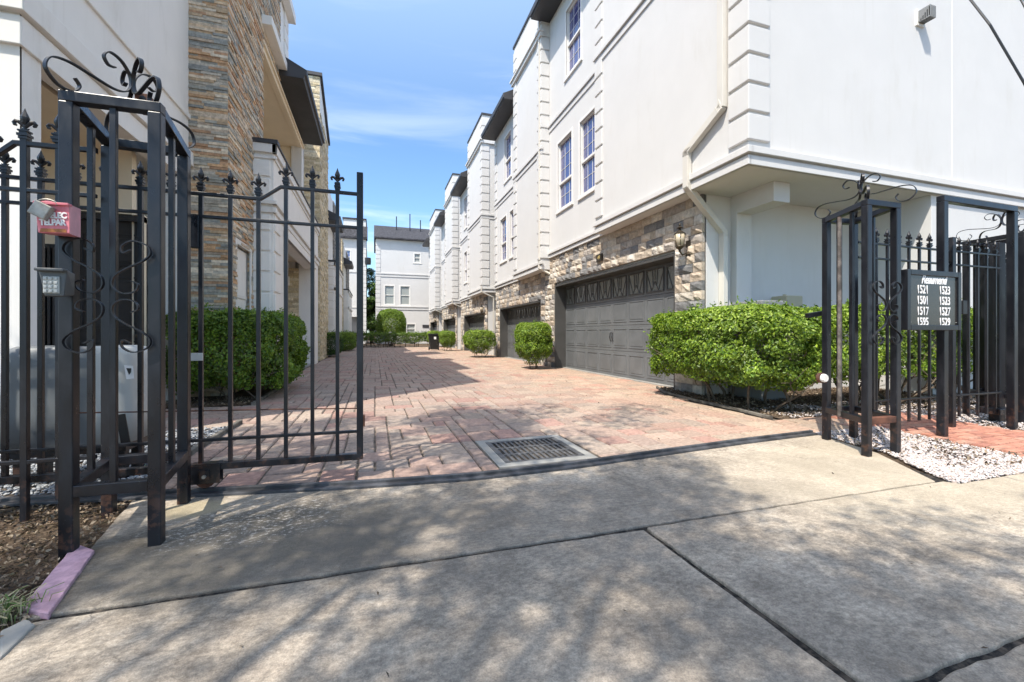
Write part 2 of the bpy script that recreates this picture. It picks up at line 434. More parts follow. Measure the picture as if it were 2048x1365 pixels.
# gate track line: x -> y
TRK = [(-6, 3.62), (-2.23, 3.47), (-1.11, 3.27), (-.1, 3.10), (.687, 3.02), (1.5, 3.04), (2.28, 3.12), (3.4, 3.22), (4.36, 3.27)]
def track_y(x):
    for (a, ya), (b, yb) in zip(TRK, TRK[1:]):
        if a <= x <= b: return ya + (yb-ya)*(x-a)/(b-a)
    return TRK[-1][1] if x > 0 else TRK[0][1]
ap = MB()
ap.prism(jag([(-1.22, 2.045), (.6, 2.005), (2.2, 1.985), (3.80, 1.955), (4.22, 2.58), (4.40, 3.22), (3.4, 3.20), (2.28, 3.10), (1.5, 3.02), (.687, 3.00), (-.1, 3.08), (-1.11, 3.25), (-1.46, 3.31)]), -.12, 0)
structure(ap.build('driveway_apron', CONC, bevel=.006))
sw = MB()
sw.prism(jag([(-1.18, -3), (1.345, -3), (1.362, .85), (1.378, 1.962), (.6, 1.982), (-1.20, 2.018)]), -.12, -.004)
sw.prism(jag([(1.40, .86), (3.2, .87), (6.2, .88), (6.2, 1.86), (3.9, 1.87), (3.84, 1.935), (2.2, 1.962), (1.40, 1.966)]), -.12, .002)
sw.prism(jag([(6.215, .88), (12, .90), (12, 1.84), (6.215, 1.86)]), -.12, .001)
sw.prism(jag([(-6, -3), (-1.42, -3), (-1.42, 1.60), (-1.30, 1.78), (-6, 1.82)]), -.12, -.022)
structure(sw.build('sidewalk', CONC, bevel=.006))
gu = MB()
gu.prism(jag([(1.36, -3), (12, -3), (12, .865), (4, .855), (1.41, .842)], .04, .009), -.12, -.008)
structure(gu.build('gutter', CONC, bevel=.008))

jf = MB().prism([(-1.45, -3), (12, -3), (12, 1.80), (3.9, 1.85), (4.3, 3.1), (.6, 2.95), (-1.3, 3.15), (-1.2, 2.0)], -.06, -.013)
structure(jf.build('joint_fill', paint('joint_grit', (.075, .06, .046), 1, .5, 90, .9, vscale=30)))
# paved lane: individual tumbled pavers laid on an ashlar grid
def seg_free(x, y):
    if y < track_y(x) + .05: return False
    if y < 3.9 and x < 6.5 and x > 4.45: return y > 3.28
    if .90 < x < 1.82 and y < 4.08: return False
    if y < 5.6 and x < -1.52: return False
    if 7.1 < y < 10.2 and x < -1.74: return False
    if y >= 10.2 and x < -2.0: return False
    if 3.9 <= y < 6.6 and x > 4.66 + .18*max(0, (y-5.4)): return False
    if x > 5.60: return y < 3.9
    return True
PC = .132
pal = [((.40,.265,.21), 5), ((.41,.295,.235), 6), ((.39,.315,.25), 5), ((.42,.345,.27), 3), ((.35,.295,.245), 4), ((.40,.22,.18), 3), ((.44,.325,.255), 5), ((.34,.26,.215), 4)]
palx = [c for c, n in pal for _ in range(n)]
nx0, nx1, ny0, ny1 = int(-3.1/PC)-1, int(6.6/PC)+1, int(2.9/PC), int(36/PC)
used = set(); pv = MB(); rr = random.Random(5)
def paver(mb, x0, x1, y0, y1, c, j=.0052, top=0.0, ch=.009):
    g0 = j + rr.random()*.003
    x0 += g0; x1 -= g0; y0 += g0; y1 -= g0
    h = top + rr.uniform(-.0035, .003); tl = rr.uniform(-.003, .003); tm = rr.uniform(-.003, .003)
    mb.col(c)
    q = lambda: rr.uniform(-.004, .004)
    o = [(x0+q(), y0+q(), h-.012), (x1+q(), y0+q(), h-.012), (x1+q(), y1+q(), h-.012), (x0+q(), y1+q(), h-.012)]
    t = [(o[0][0]+ch, o[0][1]+ch, h-tl), (o[1][0]-ch, o[1][1]+ch, h+tl+tm), (o[2][0]-ch, o[2][1]-ch, h+tl), (o[3][0]+ch, o[3][1]-ch, h-tl-tm)]
    b = [(p[0], p[1], h-.05) for p in o]
    mb.add(b+o+t, [(0,1,5,4),(1,2,6,5),(2,3,7,6),(3,0,4,7),(4,5,9,8),(5,6,10,9),(6,7,11,10),(7,4,8,11),(8,9,10,11)])
def ptone(x, y):
    c = tuple(.55*a_ + .45*b_ for a_, b_ in zip(rr.choice(palx), (.385, .24, .185))); k = .82 + .20*rr.random()
    w = min(1, max(0, (x-1.5)/3))  # sunlit orange-tan put into the paver colour towards the right
    c = (c[0]*(.93+.16*w), c[1]*(1+.12*w), c[2]*(1.03+.02*w))
    return tuple(v*k for v in c)
sizes = [(3,2),(3,2),(2,2),(2,2),(2,3),(2,1),(3,3),(1,2),(1,1)]
for j in range(ny0, ny1):
    for i in range(nx0, nx1):
        if (i, j) in used: continue
        if not seg_free((i+.5)*PC, (j+.5)*PC): continue
        cand = sizes[:-1][:]; rr.shuffle(cand); cand.append((1, 1))
        for w, h in cand:
            cells = [(i+a, j+b) for a in range(w) for b in range(h)]
            if all(cc not in used and seg_free((cc[0]+.5)*PC, (cc[1]+.5)*PC) for cc in cells):
                used.update(cells); break
        paver(pv, i*PC, (i+w)*PC, j*PC, (j+h)*PC, ptone(i*PC, j*PC))
structure(pv.build('paved_lane', PAVER, colors=True))
sb = MB().prism([(-3.2, 3.4), (-1.1, 3.3), (.7, 3.05), (2.3, 3.15), (4.4, 3.28), (6.6, 3.28), (6.6, 3.92), (5.7, 3.92), (5.7, 37), (-3.2, 37)], -.05, -.0145)
structure(sb.build('joint_sand', SAND))
# brick footpath through the pedestrian gate
fp = MB(); rr = random.Random(9)
for r_ in range(19):
    y = 1.87 + r_*.105
    for k in range(6):
        x = 5.20 + k*.205 + (.10 if r_ % 2 else 0) - .35*(y-1.87)*-.35
        fc = rr.choice([(.42,.19,.13), (.46,.22,.15), (.38,.17,.12), (.44,.24,.17)])
        paver(fp, x, x+.2, y, y+.1, fc, .002, .012, .004)
structure(fp.build('brick_footpath', PAVER, colors=True))
fs = MB().prism([(5.25, 1.87), (6.55, 1.87), (6.75, 3.9), (5.4, 3.9)], -.05, -.010)
structure(fs.build('footpath_bedding', SAND))
# concrete strip in front of the entry on the left, and sills in front of the garages
cs = MB().box(-3.3, -2.05, 10.2, 17.5, -.05, .012)
structure(cs.build('entry_pavement', CONC_L))
# drain surround
ds = MB()
for a in ((.93, 1.80, 3.20, 3.29), (.93, 1.80, 3.98, 4.06), (.93, 1.01, 3.29, 3.98), (1.73, 1.80, 3.29, 3.98)): ds.box(*a[:4], -.06, .004)
dr = thing('storm_drain', (1.36, 3.63, 0), 'square black iron drain grate set in a grey concrete collar among the pavers', 'drain')
ds.build('collar', CONC_L, dr, bevel=.004)
gr = MB()
X0, X1, Y0, Y1 = 1.013, 1.727, 3.293, 3.977
gr.box(X0, X1, Y0, Y0+.035, -.03, .002).box(X0, X1, Y1-.035, Y1, -.03, .002).box(X0, X0+.035, Y0, Y1, -.03, .0025).box(X1-.035, X1, Y0, Y1, -.03, .0025)
n = 13; w = (X1-X0-.07)/n
for k in range(n+1):
    x = X0+.035+k*w; gr.box(x-.011, x+.011, Y0+.035, Y1-.035, -.03, .0015)
for k in (1, 2):
    y = Y0+.035+k*(Y1-Y0-.07)/3; gr.box(X0+.035, X1-.035, y-.013, y+.013, -.03, .001)
gr.build('grate', paint('cast_grate', (.11, .11, .113), .6, .25, 60, .3, (.13, .09, .06), vscale=12), dr)
MB().box(X0, X1, Y0, Y1, -.35, -.33).build('pit', BLACKP, dr)
# track for the sliding gate
tk = MB()
tp = [Vector((x, y, .008)) for x, y in TRK[:]]
fine = []
for a, b in zip(tp, tp[1:]):
    for k in range(6): fine.append(a.lerp(b, k/6))
fine.append(tp[-1])
sm = [fine[0]] + [(fine[i-1]+fine[i]*2+fine[i+1])/4 for i in range(1, len(fine)-1)] + [fine[-1]]
tk.strap(sm, (0, 1, 0), .105, .020)
tk.strap([p+Vector((0, .014, .018)) for p in sm], (0, 1, 0), .034, .022)
t = tk.build('gate_track', paint('dusty_steel', (.085, .085, .092), .55, .3, 50, .2, (.13, .11, .09), vscale=8), bevel=.003)
tag(t, 'long low steel rail curving across the driveway mouth, between concrete and pavers', 'gate track')

# beds
def bed(name, poly, z=-.02, amp=.015, step=.07):
    """uneven soil sheet clipped to a polygon"""
    xs = [p[0] for p in poly]; ys = [p[1] for p in poly]
    def inside(x, y):
        c = False
        for i in range(len(poly)):
            x1, y1 = poly[i]; x2, y2 = poly[i-1]
            if (y1 > y) != (y2 > y) and x < (x2-x1)*(y-y1)/(y2-y1)+x1: c = not c
        return c
    mb = MB(); idx = {}
    nx = int((max(xs)-min(xs))/step)+2; ny = int((max(ys)-min(ys))/step)+2
    def vid(i, j):
        if (i, j) not in idx:
            x = min(xs)+i*step; y = min(ys)+j*step
            zz = z + amp*(mnoise.noise((x*3, y*3, 0)) + .7*mnoise.noise((x*11, y*11, 5)))
            idx[(i, j)] = len(mb.v); mb.v.append((x, y, zz))
        return idx[(i, j)]
    for i in range(nx):
        for j in range(ny):
            if inside(min(xs)+(i+.5)*step, min(ys)+(j+.5)*step):
                mb.f.append((vid(i,j), vid(i+1,j), vid(i+1,j+1), vid(i,j+1))); mb.c.append((1,1,1))
    return structure(mb.build(name, SOIL, smooth=True)), inside
_, in_left = bed('soil_bed', [(-5, 1.70), (-1.12, 1.80), (-1.12, 2.1), (-1.3, 3.40), (-2.2, 3.42), (-5, 3.55)], -.024, .012)
_, in_l2 = bed('soil_bed', [(-3.2, 7.12), (-1.8, 7.12), (-1.78, 10.2), (-3.2, 10.2)], .0, .02)
_, in_r = bed('soil_bed', [(4.74, 3.95), (12, 3.95), (12, 5.9), (5.9, 5.9), (5.3, 7.0), (4.95, 6.5), (4.74, 5.4)], .01, .02)
_, in_g = bed('soil_bed', [(3.7, 1.7), (5.3, 1.7), (5.4, 3.4), (4.25, 3.4), (4.0, 2.58)], -.020, .01)
_, in_g2 = bed('soil_bed', [(6.45, 1.7), (12, 1.7), (12, 4.0), (6.65, 4.0)], -.020, .01)
_, in_g3 = bed('soil_bed', [(-3.4, 3.4), (-1.50, 3.3), (-1.50, 5.7), (-3.4, 5.7)], -.018, .008)

def rocks(name, spots, smin, smax, palette, label, cat, z=0.0):
    """many small angular stones as one object"""
    t_ = (1+5**.5)/2
    base = np.array([(-1,t_,0),(1,t_,0),(-1,-t_,0),(1,-t_,0),(0,-1,t_),(0,1,t_),(0,-1,-t_),(0,1,-t_),(t_,0,-1),(t_,0,1),(-t_,0,-1),(-t_,0,1)])/1.9
    tri = np.array([(0,11,5),(0,5,1),(0,1,7),(0,7,10),(0,10,11),(1,5,9),(5,11,4),(11,10,2),(10,7,6),(7,1,8),(3,9,4),(3,4,2),(3,2,6),(3,6,8),(3,8,9),(4,9,5),(2,4,11),(6,2,10),(8,6,7),(9,8,1)])
    n = len(spots); sp = np.array(spots)
    R = RNG.normal(size=(n, 3, 3)); Q = np.linalg.qr(R)[0]
    s = RNG.uniform(smin, smax, size=(n, 1, 1)) * RNG.uniform(.55, 1.1, size=(n, 1, 3))
    v = (base[None]*RNG.uniform(.8, 1.15, size=(n, 12, 1))*s) @ Q
    v[:, :, 2] *= .65
    v[:, :, :2] += sp[:, None, :2]; v[:, :, 2] += sp[:, None, 2]
    f = tri[None] + (np.arange(n)*12)[:, None, None]
    me = bpy.data.meshes.new(name)
    me.vertices.add(n*12); me.vertices.foreach_set('co', v.reshape(-1).astype(np.float32))
    me.loops.add(n*60); me.loops.foreach_set('vertex_index', f.reshape(-1).astype(np.int32))
    me.polygons.add(n*20); me.polygons.foreach_set('loop_start', (np.arange(n*20)*3).astype(np.int32))
    me.update(calc_edges=True)
    pa = np.array(palette)[RNG.integers(0, len(palette), n)] * RNG.uniform(.8, 1.15, (n, 1))
    at = me.attributes.new('tone', 'FLOAT_COLOR', 'FACE')
    at.data.foreach_set('color', np.repeat(np.c_[pa, np.ones(n)], 20, 0).reshape(-1).astype(np.float32))
    me.materials.append(PEBBLE)
    o = bpy.data.objects.new(name, me); COL.objects.link(o)
    return tag(o, label, cat, kind='stuff')
def scatter(n, x0, x1, y0, y1, ok, z=0):
    out = []
    while len(out) < n:
        x = random.uniform(x0, x1); y = random.uniform(y0, y1)
        if ok(x, y): out.append((x, y, z + random.uniform(-.006, .008)))
    return out
dens = lambda x, y: mnoise.noise((x*2.2, y*2.2, 9)) + .55 > random.random()*.9
def cg(x, y): return x > 3.90 + .42*max(0, min(1, (y-1.95)/.65)) + .12*max(0, (y-2.6)) and x < 5.24 + .12*(y-1.87) and in_g(x, y) and dens(x, y)
def cg2(x, y): return in_g2(x, y) and dens(x, y)
white = [(.55,.50,.47), (.60,.55,.53), (.50,.44,.40), (.58,.50,.47), (.42,.34,.29)]
rocks('white_gravel', scatter(11000, 3.9, 5.4, 1.88, 3.3, cg, .0) + scatter(7000, 6.6, 9.0, 1.9, 3.95, cg2, .0) + scatter(2600, 4.9, 9.5, 3.9, 4.6, lambda x, y: dens(x, y), .02),
      0.007, .0145, white, 'scattered white marble chips over bare earth beside the brick footpath', 'gravel')
grey = [(.25,.26,.27), (.34,.35,.36), (.16,.17,.18), (.45,.45,.44)]
rocks('grey_gravel', scatter(7000, -3.3, -1.58, 3.5, 5.58, in_g3, -.004), .010, .019, grey, 'blue-grey gravel in the bed behind the left end of the gate', 'gravel')
# timber / concrete edgings
def edging(name, pts, mat, label, w=.05, h=.05, z=.02):
    mb = MB(); mb.strap([Vector((x, y, z)) for x, y in pts], (1, 0, 0) if abs(pts[0][1]-pts[-1][1]) > abs(pts[0][0]-pts[-1][0]) else (0, 1, 0), w, h)
    return tag(mb.build(name, mat, bevel=.006), label, 'edging')
TIMB = paint('weathered_timber', (.20, .18, .15), .95, .3, 40, .6, vscale=6)
edging('bed_edging', [(-1.50, 3.45), (-1.53, 4.5), (-1.50, 5.68)], TIMB, 'weathered grey edging board along the blue-grey gravel bed')
edging('bed_edging', [(-1.70, 7.1), (-1.74, 8.6), (-1.78, 10.15)], TIMB, 'thin edging strip at the foot of the clipped hedge on the left')
edging('bed_edging', [(4.62, 3.98), (4.70, 4.6), (4.72, 5.4), (4.86, 6.3), (5.15, 6.9)], TIMB, 'dark curved edging between red pavers and the big hedge on the right', .04, .04)

# ------------------------------------------------------------------ facade pieces
def window(fr, u0, u1, v0, v1, parent, cols=3, rt=3, rb=2, mid=None, glass=None, deep=.10, trim=.07, sill=True):
    """window part with frame, sashes and muntins; the pane is its child"""
    mb = MB(); mid = mid if mid is not None else (v0+v1)/2
    f = .035
    for a in ((u0,u0+f,v0,v1), (u1-f,u1,v0,v1), (u0+f,u1-f,v0,v0+f), (u0+f,u1-f,v1-f,v1)): fr.box(mb, *a, -deep, -deep+.06)
    fr.box(mb, u0+f, u1-f, mid-.03, mid+.03, -deep, -deep+.075)
    for a, b, r in ((v0+f, mid-.03, rb), (mid+.03, v1-f, rt)):
        for k in range(1, cols):
            u = u0+f+(u1-u0-2*f)*k/cols; fr.box(mb, u-.006, u+.006, a, b, -deep+.012, -deep+.022)
        for k in range(1, r):
            v = a+(b-a)*k/r; fr.box(mb, u0+f, u1-f, v-.006, v+.006, -deep+.010, -deep+.020)
    if trim:
        for a in ((u0-trim, u0, v0-trim, v1+trim), (u1, u1+trim, v0-trim, v1+trim), (u0, u1, v0-trim, v0), (u0, u1, v1, v1+trim)): fr.box(mb, *a, -.01, .018)
    if sill: fr.box(mb, u0-trim*1.5, u1+trim*1.5, v0-trim-.05, v0-trim, -.01, .045)
    w = mb.build('window', TRIM, parent, bevel=.003)
    p = MB(); fr.box(p, u0+f*.5, u1-f*.5, v0+f*.5, v1-f*.5, -deep-.02, -deep+.008)
    p.build('pane', glass or GLASS, w)
    return w
def quoins(fr, u0, u1, v0, v1, pitch, parent=None, mb=None, w=.035, gap=.05, mat=None):
    own = mb is None; mb = mb or MB(); v = v0
    while v + gap < v1:
        fr.box(mb, u0, u1, v+gap, min(v+pitch, v1), -.02, w); v += pitch
    if own: return mb.build('quoins', mat or STUCCO, parent, bevel=.010)
    return mb
def band(fr, u0, u1, z, mb, e0=0, e1=0, s=1.0):
    fr.box(mb, u0-e0*.03, u1+e1*.03, z, z+.13*s, -.02, .028)
    fr.box(mb, u0-e0*.065, u1+e1*.065, z+.155*s, z+.25*s, -.02, .065)
def rough_blocks(mb, fr, u0, u1, v0, v1, holes, course, lmin, lmax, pal, w0=.0, dep=(.012, .045), sub=3, seed=1, chunk=True):
    r = random.Random(seed); n = max(1, round((v1-v0)/course)); c = (v1-v0)/n
    for j in range(n):
        a, b = v0+j*c, v0+(j+1)*c; cv = (a+b)/2
        ivs = [(u0, u1)]
        for h in holes:
            if h[2]-.02 < cv < h[3]+.0:
                nv = []
                for p, q in ivs:
                    if h[1] <= p or h[0] >= q: nv.append((p, q)); continue
                    if h[0] > p: nv.append((p, h[0]))
                    if h[1] < q: nv.append((h[1], q))
                ivs = nv
        for p, q in ivs:
            u = p
            while u < q - 1e-4:
                L = r.uniform(lmin, lmax)
                if q - (u+L) < lmin*.7: L = q-u
                e = .003
                kk = r.uniform(.80, 1.14); mb.col(tuple(k*kk for k in r.choice(pal)))
                d = r.uniform(*dep)
                if sub > 1:
                    m = sub; vs = []
                    for jj in range(m+1):
                        for ii in range(m+1):
                            edge = ii in (0, m) or jj in (0, m)
                            ww = w0 + (d*.35 if edge else d + r.uniform(-.5, .6)*dep[1]*.6)
                            vs.append(fr.P(u+e+(L-2*e)*ii/m, a+e+(c-2*e)*jj/m, ww))
                    fs = [(jj*(m+1)+ii, jj*(m+1)+ii+1, (jj+1)*(m+1)+ii+1, (jj+1)*(m+1)+ii) for jj in range(m) for ii in range(m)]
                    b0 = len(vs)
                    vs += [fr.P(u+e, a+e, w0-.05), fr.P(u+L-e, a+e, w0-.05), fr.P(u+L-e, b-e, w0-.05), fr.P(u+e, b-e, w0-.05)]
                    ring = [ii for ii in range(m+1)], [jj*(m+1)+m for jj in range(m+1)], [m*(m+1)+ii for ii in range(m, -1, -1)], [jj*(m+1) for jj in range(m, -1, -1)]
                    for k in range(4): fs.append(tuple([b0+k] + list(ring[k]) + [b0+(k+1) % 4]))
                    mb.add(vs, fs)
                else:
                    fr.box(mb, u+e*.3, u+L-e*.3, a+.0012, b-.0012, w0-.05, w0+d)
                u += L
    mb.col((1,1,1)); return mb
ASHLAR = [(.50,.42,.33), (.54,.48,.40), (.42,.34,.26), (.27,.255,.24), (.20,.195,.19), (.56,.51,.44), (.36,.32,.28), (.50,.42,.33)]
SLATEP = [(.52,.38,.24), (.42,.38,.31), (.36,.35,.30), (.58,.36,.20), (.64,.52,.38), (.48,.29,.17), (.31,.31,.28), (.58,.43,.28), (.70,.60,.46), (.50,.45,.37), (.55,.44,.33)]
TANP = [(.60,.49,.31), (.66,.55,.37), (.55,.45,.28), (.70,.61,.44), (.50,.42,.29)]

def garage(fr_door, u0, u1, v0, v1, parent, label=None):
    """sectional door: three panelled rows below a row of eight lights"""
    mb = MB(); fr = fr_door; H = (v1-v0)/4; n = 8; W = (u1-u0)/n
    for r in range(4):
        fr.box(mb, u0, u1, v0+r*H+.004, v0+(r+1)*H-.004, -.05, 0)
    for r in range(3):
        for k in range(n):
            a, b, c, d = u0+k*W+.07, u0+(k+1)*W-.07, v0+r*H+.10, v0+(r+1)*H-.10
            # raised field with a recessed bevel ring round it
            for q in ((a-.022,a,c-.022,d+.022), (b,b+.022,c-.022,d+.022), (a,b,c-.022,c), (a,b,d,d+.022)): fr.box(mb, *q, -.002, .010)
            fr.box(mb, a+.03, b-.03, c+.03, d-.03, -.002, .007)
    dr = mb.build('garage_door', GARAGE, parent, bevel=.003)
    if label: dr['label'] = label
    ORG[dr.name] = ORG[parent.name]
    v = v0+3*H
    for k in range(n):
        a, b, c, d = u0+k*W+.07, u0+(k+1)*W-.07, v+.09, v1-.09
        m = MB()
        for q in ((a-.03,a,c-.03,d+.03), (b,b+.03,c-.03,d+.03), (a,b,c-.03,c), (a,b,d,d+.03)): fr.box(m, *q, -.004, .022)
        mid = (a+b)/2; fr.box(m, mid-.008, mid+.008, (c+d)/2, d, .0, .014)
        def stick(p, q):
            P = Vector(fr.P(*p, .007)); Q = Vector(fr.P(*q, .007)); m.bar(P, Q, .014, .016, up=Vector(fr.P(0,0,1))-Vector(fr.P(0,0,0)))
        low = c+.0
        for s_ in (-1, 1):
            stick((mid, low+(d-c)*.45), (mid+s_*(b-a)*.22, low+.0)); stick((mid+s_*(b-a)*.22, low), (mid+s_*(b-a)*.5, d-(d-c)*.12))
            stick((mid+s_*(b-a)*.10, low+(d-c)*.22), (mid+s_*(b-a)*.16, d))
        wd = m.build('door_light', GARAGE_D, dr); ORG[wd.name] = ORG[parent.name]
        pm = MB(); fr.box(pm, a, b, c, d, -.003, .0035)
        g_ = pm.build('light_pane', GLASS_D, dr); ORG[g_.name] = ORG[parent.name]
    mid = (u0+u1)/2
    for s_ in (-1, 1):
        hm = MB(); pts = [Vector(fr.P(mid+s_*.05, v0+H*1.55+dz, w_)) for dz, w_ in ((-.11, .0), (-.09, .035), (0, .05), (.09, .035), (.11, .0))]
        hm.tube(pts, .011, 6); hm.build('handle', BLACKP, dr)
    return dr
def lantern(fr, u, v, parent, s=1.0):
    """coach lantern on a scrolled wall bracket"""
    c = Vector(fr.P(u, v, .17*s)); L = MB()
    m = L.lathe([(.001,.235),(.014,.225),(.018,.205),(.008,.19),(.03,.175),(.052,.160),(.012,.145),(.03,.12),(.07,.085),(.085,.075),(.085,.065)], (0,0,0), 10)
    L.v = [(x*s+c.x, y*s+c.y, z*s+c.z) for x, y, z in L.v]
    for k in range(6):
        t = math.pi*2*k/6
        L.bar(c+Vector((.082*math.cos(t), .082*math.sin(t), .07))*s, c+Vector((.058*math.cos(t), .058*math.sin(t), -.12))*s, .012*s)
    b0 = len(L.v); L.lathe([(.062,-.115),(.066,-.125),(.05,-.145),(.02,-.17),(.012,-.20),(.002,-.215)], (0,0,0), 10)
    L.v[b0:] = [(x*s+c.x, y*s+c.y, z*s+c.z) for x, y, z in L.v[b0:]]
    w0 = Vector(fr.P(u, v, 0)); n = (c-w0).normalized()
    pts = [w0+Vector((0,0,-.10*s)), w0+n*.05*s+Vector((0,0,-.22*s)), w0+n*.12*s+Vector((0,0,-.25*s)), c+Vector((0,0,-.19*s))]
    L.tube(pts, .012*s, 6)
    fr.box(L, u-.05*s, u+.05*s, v-.28*s, v-.02*s, -.02, .018)
    o = L.build('wall_lantern', BRONZE, parent); ORG[o.name] = ORG[parent.name]
    G = MB().lathe([(.055,-.115),(.078,-.02),(.080,.065)], (0,0,0), 12)
    G.v = [(x*s+c.x, y*s+c.y, z*s+c.z) for x, y, z in G.v]
    G.build('lantern_glass', mat_lglass, o, smooth=True)
mat_lglass = glass_mat('lantern_glass', (.50, .42, .30), .2, 1.45)
def downspout(pts, parent, w=.112, fr=None):
    mb = MB()
    P = [Vector(p) for p in pts]
    for a, b in zip(P, P[1:]):
        d = (b-a).normalized(); mb.bar(a-d*.02, b+d*.02, w, w*.8, up=(1,0,0) if abs(d.x) < .9 else (0,0,1))
    for p, q in zip(P[1:-1], P[2:]):
        for k in range(-3, 4):      # crimped elbow ribs
            d = (q-p).normalized(); c = p + Vector((0, 0, 0)) + d*(.022*k if k > 0 else 0) + (P[P.index(p)-1]-p).normalized()*(-.022*k if k < 0 else 0)
            mb.bar(c-d*.004, c+d*.004, w*1.10, w*.92, up=(1,0,0) if abs(d.x) < .9 else (0,0,1))
    return mb.build('downspout', SPOUT, parent, bevel=.008)

# ------------------------------------------------------------------ the row on the right
XB, XM, XS, XD = 4.98, 5.237, 5.28, 5.64
FB, FM, FSt, FD = FR('L', XB), FR('L', XM), FR('L', XS), FR('L', XD)
def right_house(name, label, bay, stone, gar, win2, win3, lv, side=None, eave_end=None, gtop=None, seed=1, pane2=GLASS, near=False, lant=None):
    soff, belt, eav, crown, par = lv
    root = thing(name, (XS, stone[0], 0), label, 'house', 'white townhouses in the row on the right')
    gtop = gtop or 2.45
    b0, b1 = bay; s0, s1 = stone; g0, g1 = gar
    # solid core, upper floors and parapet bay
    core = MB()
    core.box(XM+.17, 13, b1-.02, s1, soff-.1, eav+.35)
    core.box(XS+.08, 13, s0+.02, g0, -.1, soff); core.box(XS+.08, 13, g1, s1, -.1, soff); core.box(XD+.05, 13, g0, g1, -.1, soff); core.box(XS+.08, XD+.05, g0, g1, gtop+.03, soff)
    core.box(XB, 13, b0, b1, soff, par)
    if side: core.box(XS+.079, 13, s0, s0+.019, -.1, soff)
    core.build('wall', STUCCO, root)
    wl_ = MB(); holes = [(a, b, c, d) for a, b, c, d, *_ in win2+win3]
    FM.wall(wl_, b1, s1, soff, eav+.02, holes, .17)
    wl_.build('facade', STUCCO, root)
    for a, b, c, d, *m in win2: window(FM, a, b, c, d, root, 3, 3, 2, m[0] if m else None, pane2)
    for a, b, c, d, *m in win3: window(FM, a, b, c, d, root, 3, 3, 2, m[0] if m else None, pane2)
    # bands
    def bnd_(fn):
        m_ = MB(); fn(m_); m_.build('cornice', STUCCO, root, bevel=.006)
    bnd_(lambda m: band(FM, b1, s1, soff+.0, m, 0, 0, .75)); bnd_(lambda m: band(FM, b1, s1, belt, m))
    FN = FR('F', b0)
    def wrap(m, z, z2, w_):
        FB.box(m, b0-w_, b1+w_*.5, z, z2, -.02, w_)
        if side: FN.box(m, XB+.02, 13, z, z2, -.02, w_)
    bnd_(lambda m: (wrap(m, soff, soff+.13, .028), wrap(m, soff+.155, soff+.25, .065)))
    bnd_(lambda m: (wrap(m, belt-.02, belt+.11, .028), wrap(m, belt+.135, belt+.23, .065)))
    def crn(m):
        FB.box(m, b0-.10, b1+.08, crown-.20, crown-.07, -.02, .09); FB.box(m, b0-.14, b1+.12, crown-.07, crown, -.02, .14)
        if side: FN.box(m, XB+.02, XB+1.1, crown-.20, crown-.07, -.02, .09)
    bnd_(crn)
    cp = MB(); cp.box(XB-.04, 13, b0-.04, b1+.04, par, par+.09); cp.build('parapet_cap', DARKROOF, root)
    # quoins
    P_ = .41
    quoins(FM, s1-.34, s1-.02, soff+.28, eav-.05, P_, root)
    if not near: quoins(FM, b1+.03, b1+.30, soff+.28, eav-.05, P_, root)
    quoins(FB, b1-.33, b1, soff+.30, par-.2, P_, root)
    q = MB(); quoins(FB, b0, b0+.33, soff+.30, par-.2, P_, mb=q)
    quoins(FN, XB-.035, XB+.36 if side or near else XM, soff+.30, par-.2, P_, mb=q)
    q.build('quoins', STUCCO, root, bevel=.010)
    # eave over the set-back bay
    ee = eave_end or s1
    ev = MB(); ev.yprism([(XM+.1, eav), (XM-.62, eav), (XM-.62, eav+.05), (XM-.66, eav+.05), (XM-.66, eav+.22), (XM-.60, eav+.24), (XM+.1, eav+.60)], b1+.05, ee)
    ev.build('eave', DARKROOF, root, bevel=.01)
    # stone and garage
    st = MB(); sub = 3
    rough_blocks(st, FSt, s0, s1, 0, soff, [(g0, g1, -1, gtop)], .165 if near else .18, .17, .42, ASHLAR, 0, (.012, .040), sub, seed)
    st.build('stone_cladding', STONE, root, colors=True)
    jm = MB()
    jm.box(XS+.005, XD+.04, g0-.002, g0+.05, 0, gtop); jm.box(XS+.005, XD+.04, g1-.05, g1+.002, 0, gtop); jm.box(XS+.005, XD+.04, g0+.05, g1-.05, gtop-.05, gtop+.002)
    jm.build('door_frame', GARAGE_D, root, bevel=.004)
    garage(FD, g0+.05, g1-.05, .015, gtop-.05, root)
    sl = MB(); sl.box(XD-.14, XD+.02, g0+.05, g1-.05, -.05, .014); sl.build('door_sill', CONC_L, root)
    if lant: lantern(FSt, *lant, root, 1.15)
    return root
L1 = (3.42, 7.36, 10.84, 10.6, 11.9)
LN = (3.08, 6.70, 9.87, 10.55, 11.75)
h1 = right_house('townhouse', 'nearest white townhouse on the right, overhanging the street corner above a wide grey garage door', (4.65, 8.98), (5.86, 12.83), (6.55, 12.10),
    [(9.47, 10.29, 4.75, 6.70, 5.62), (10.79, 11.74, 4.76, 6.73, 5.52)], [(10.25, 11.15, 8.43, 10.30, 9.3)], L1, side=None, eave_end=12.42, gtop=2.54, seed=3, near=True, lant=(6.19, 2.72))
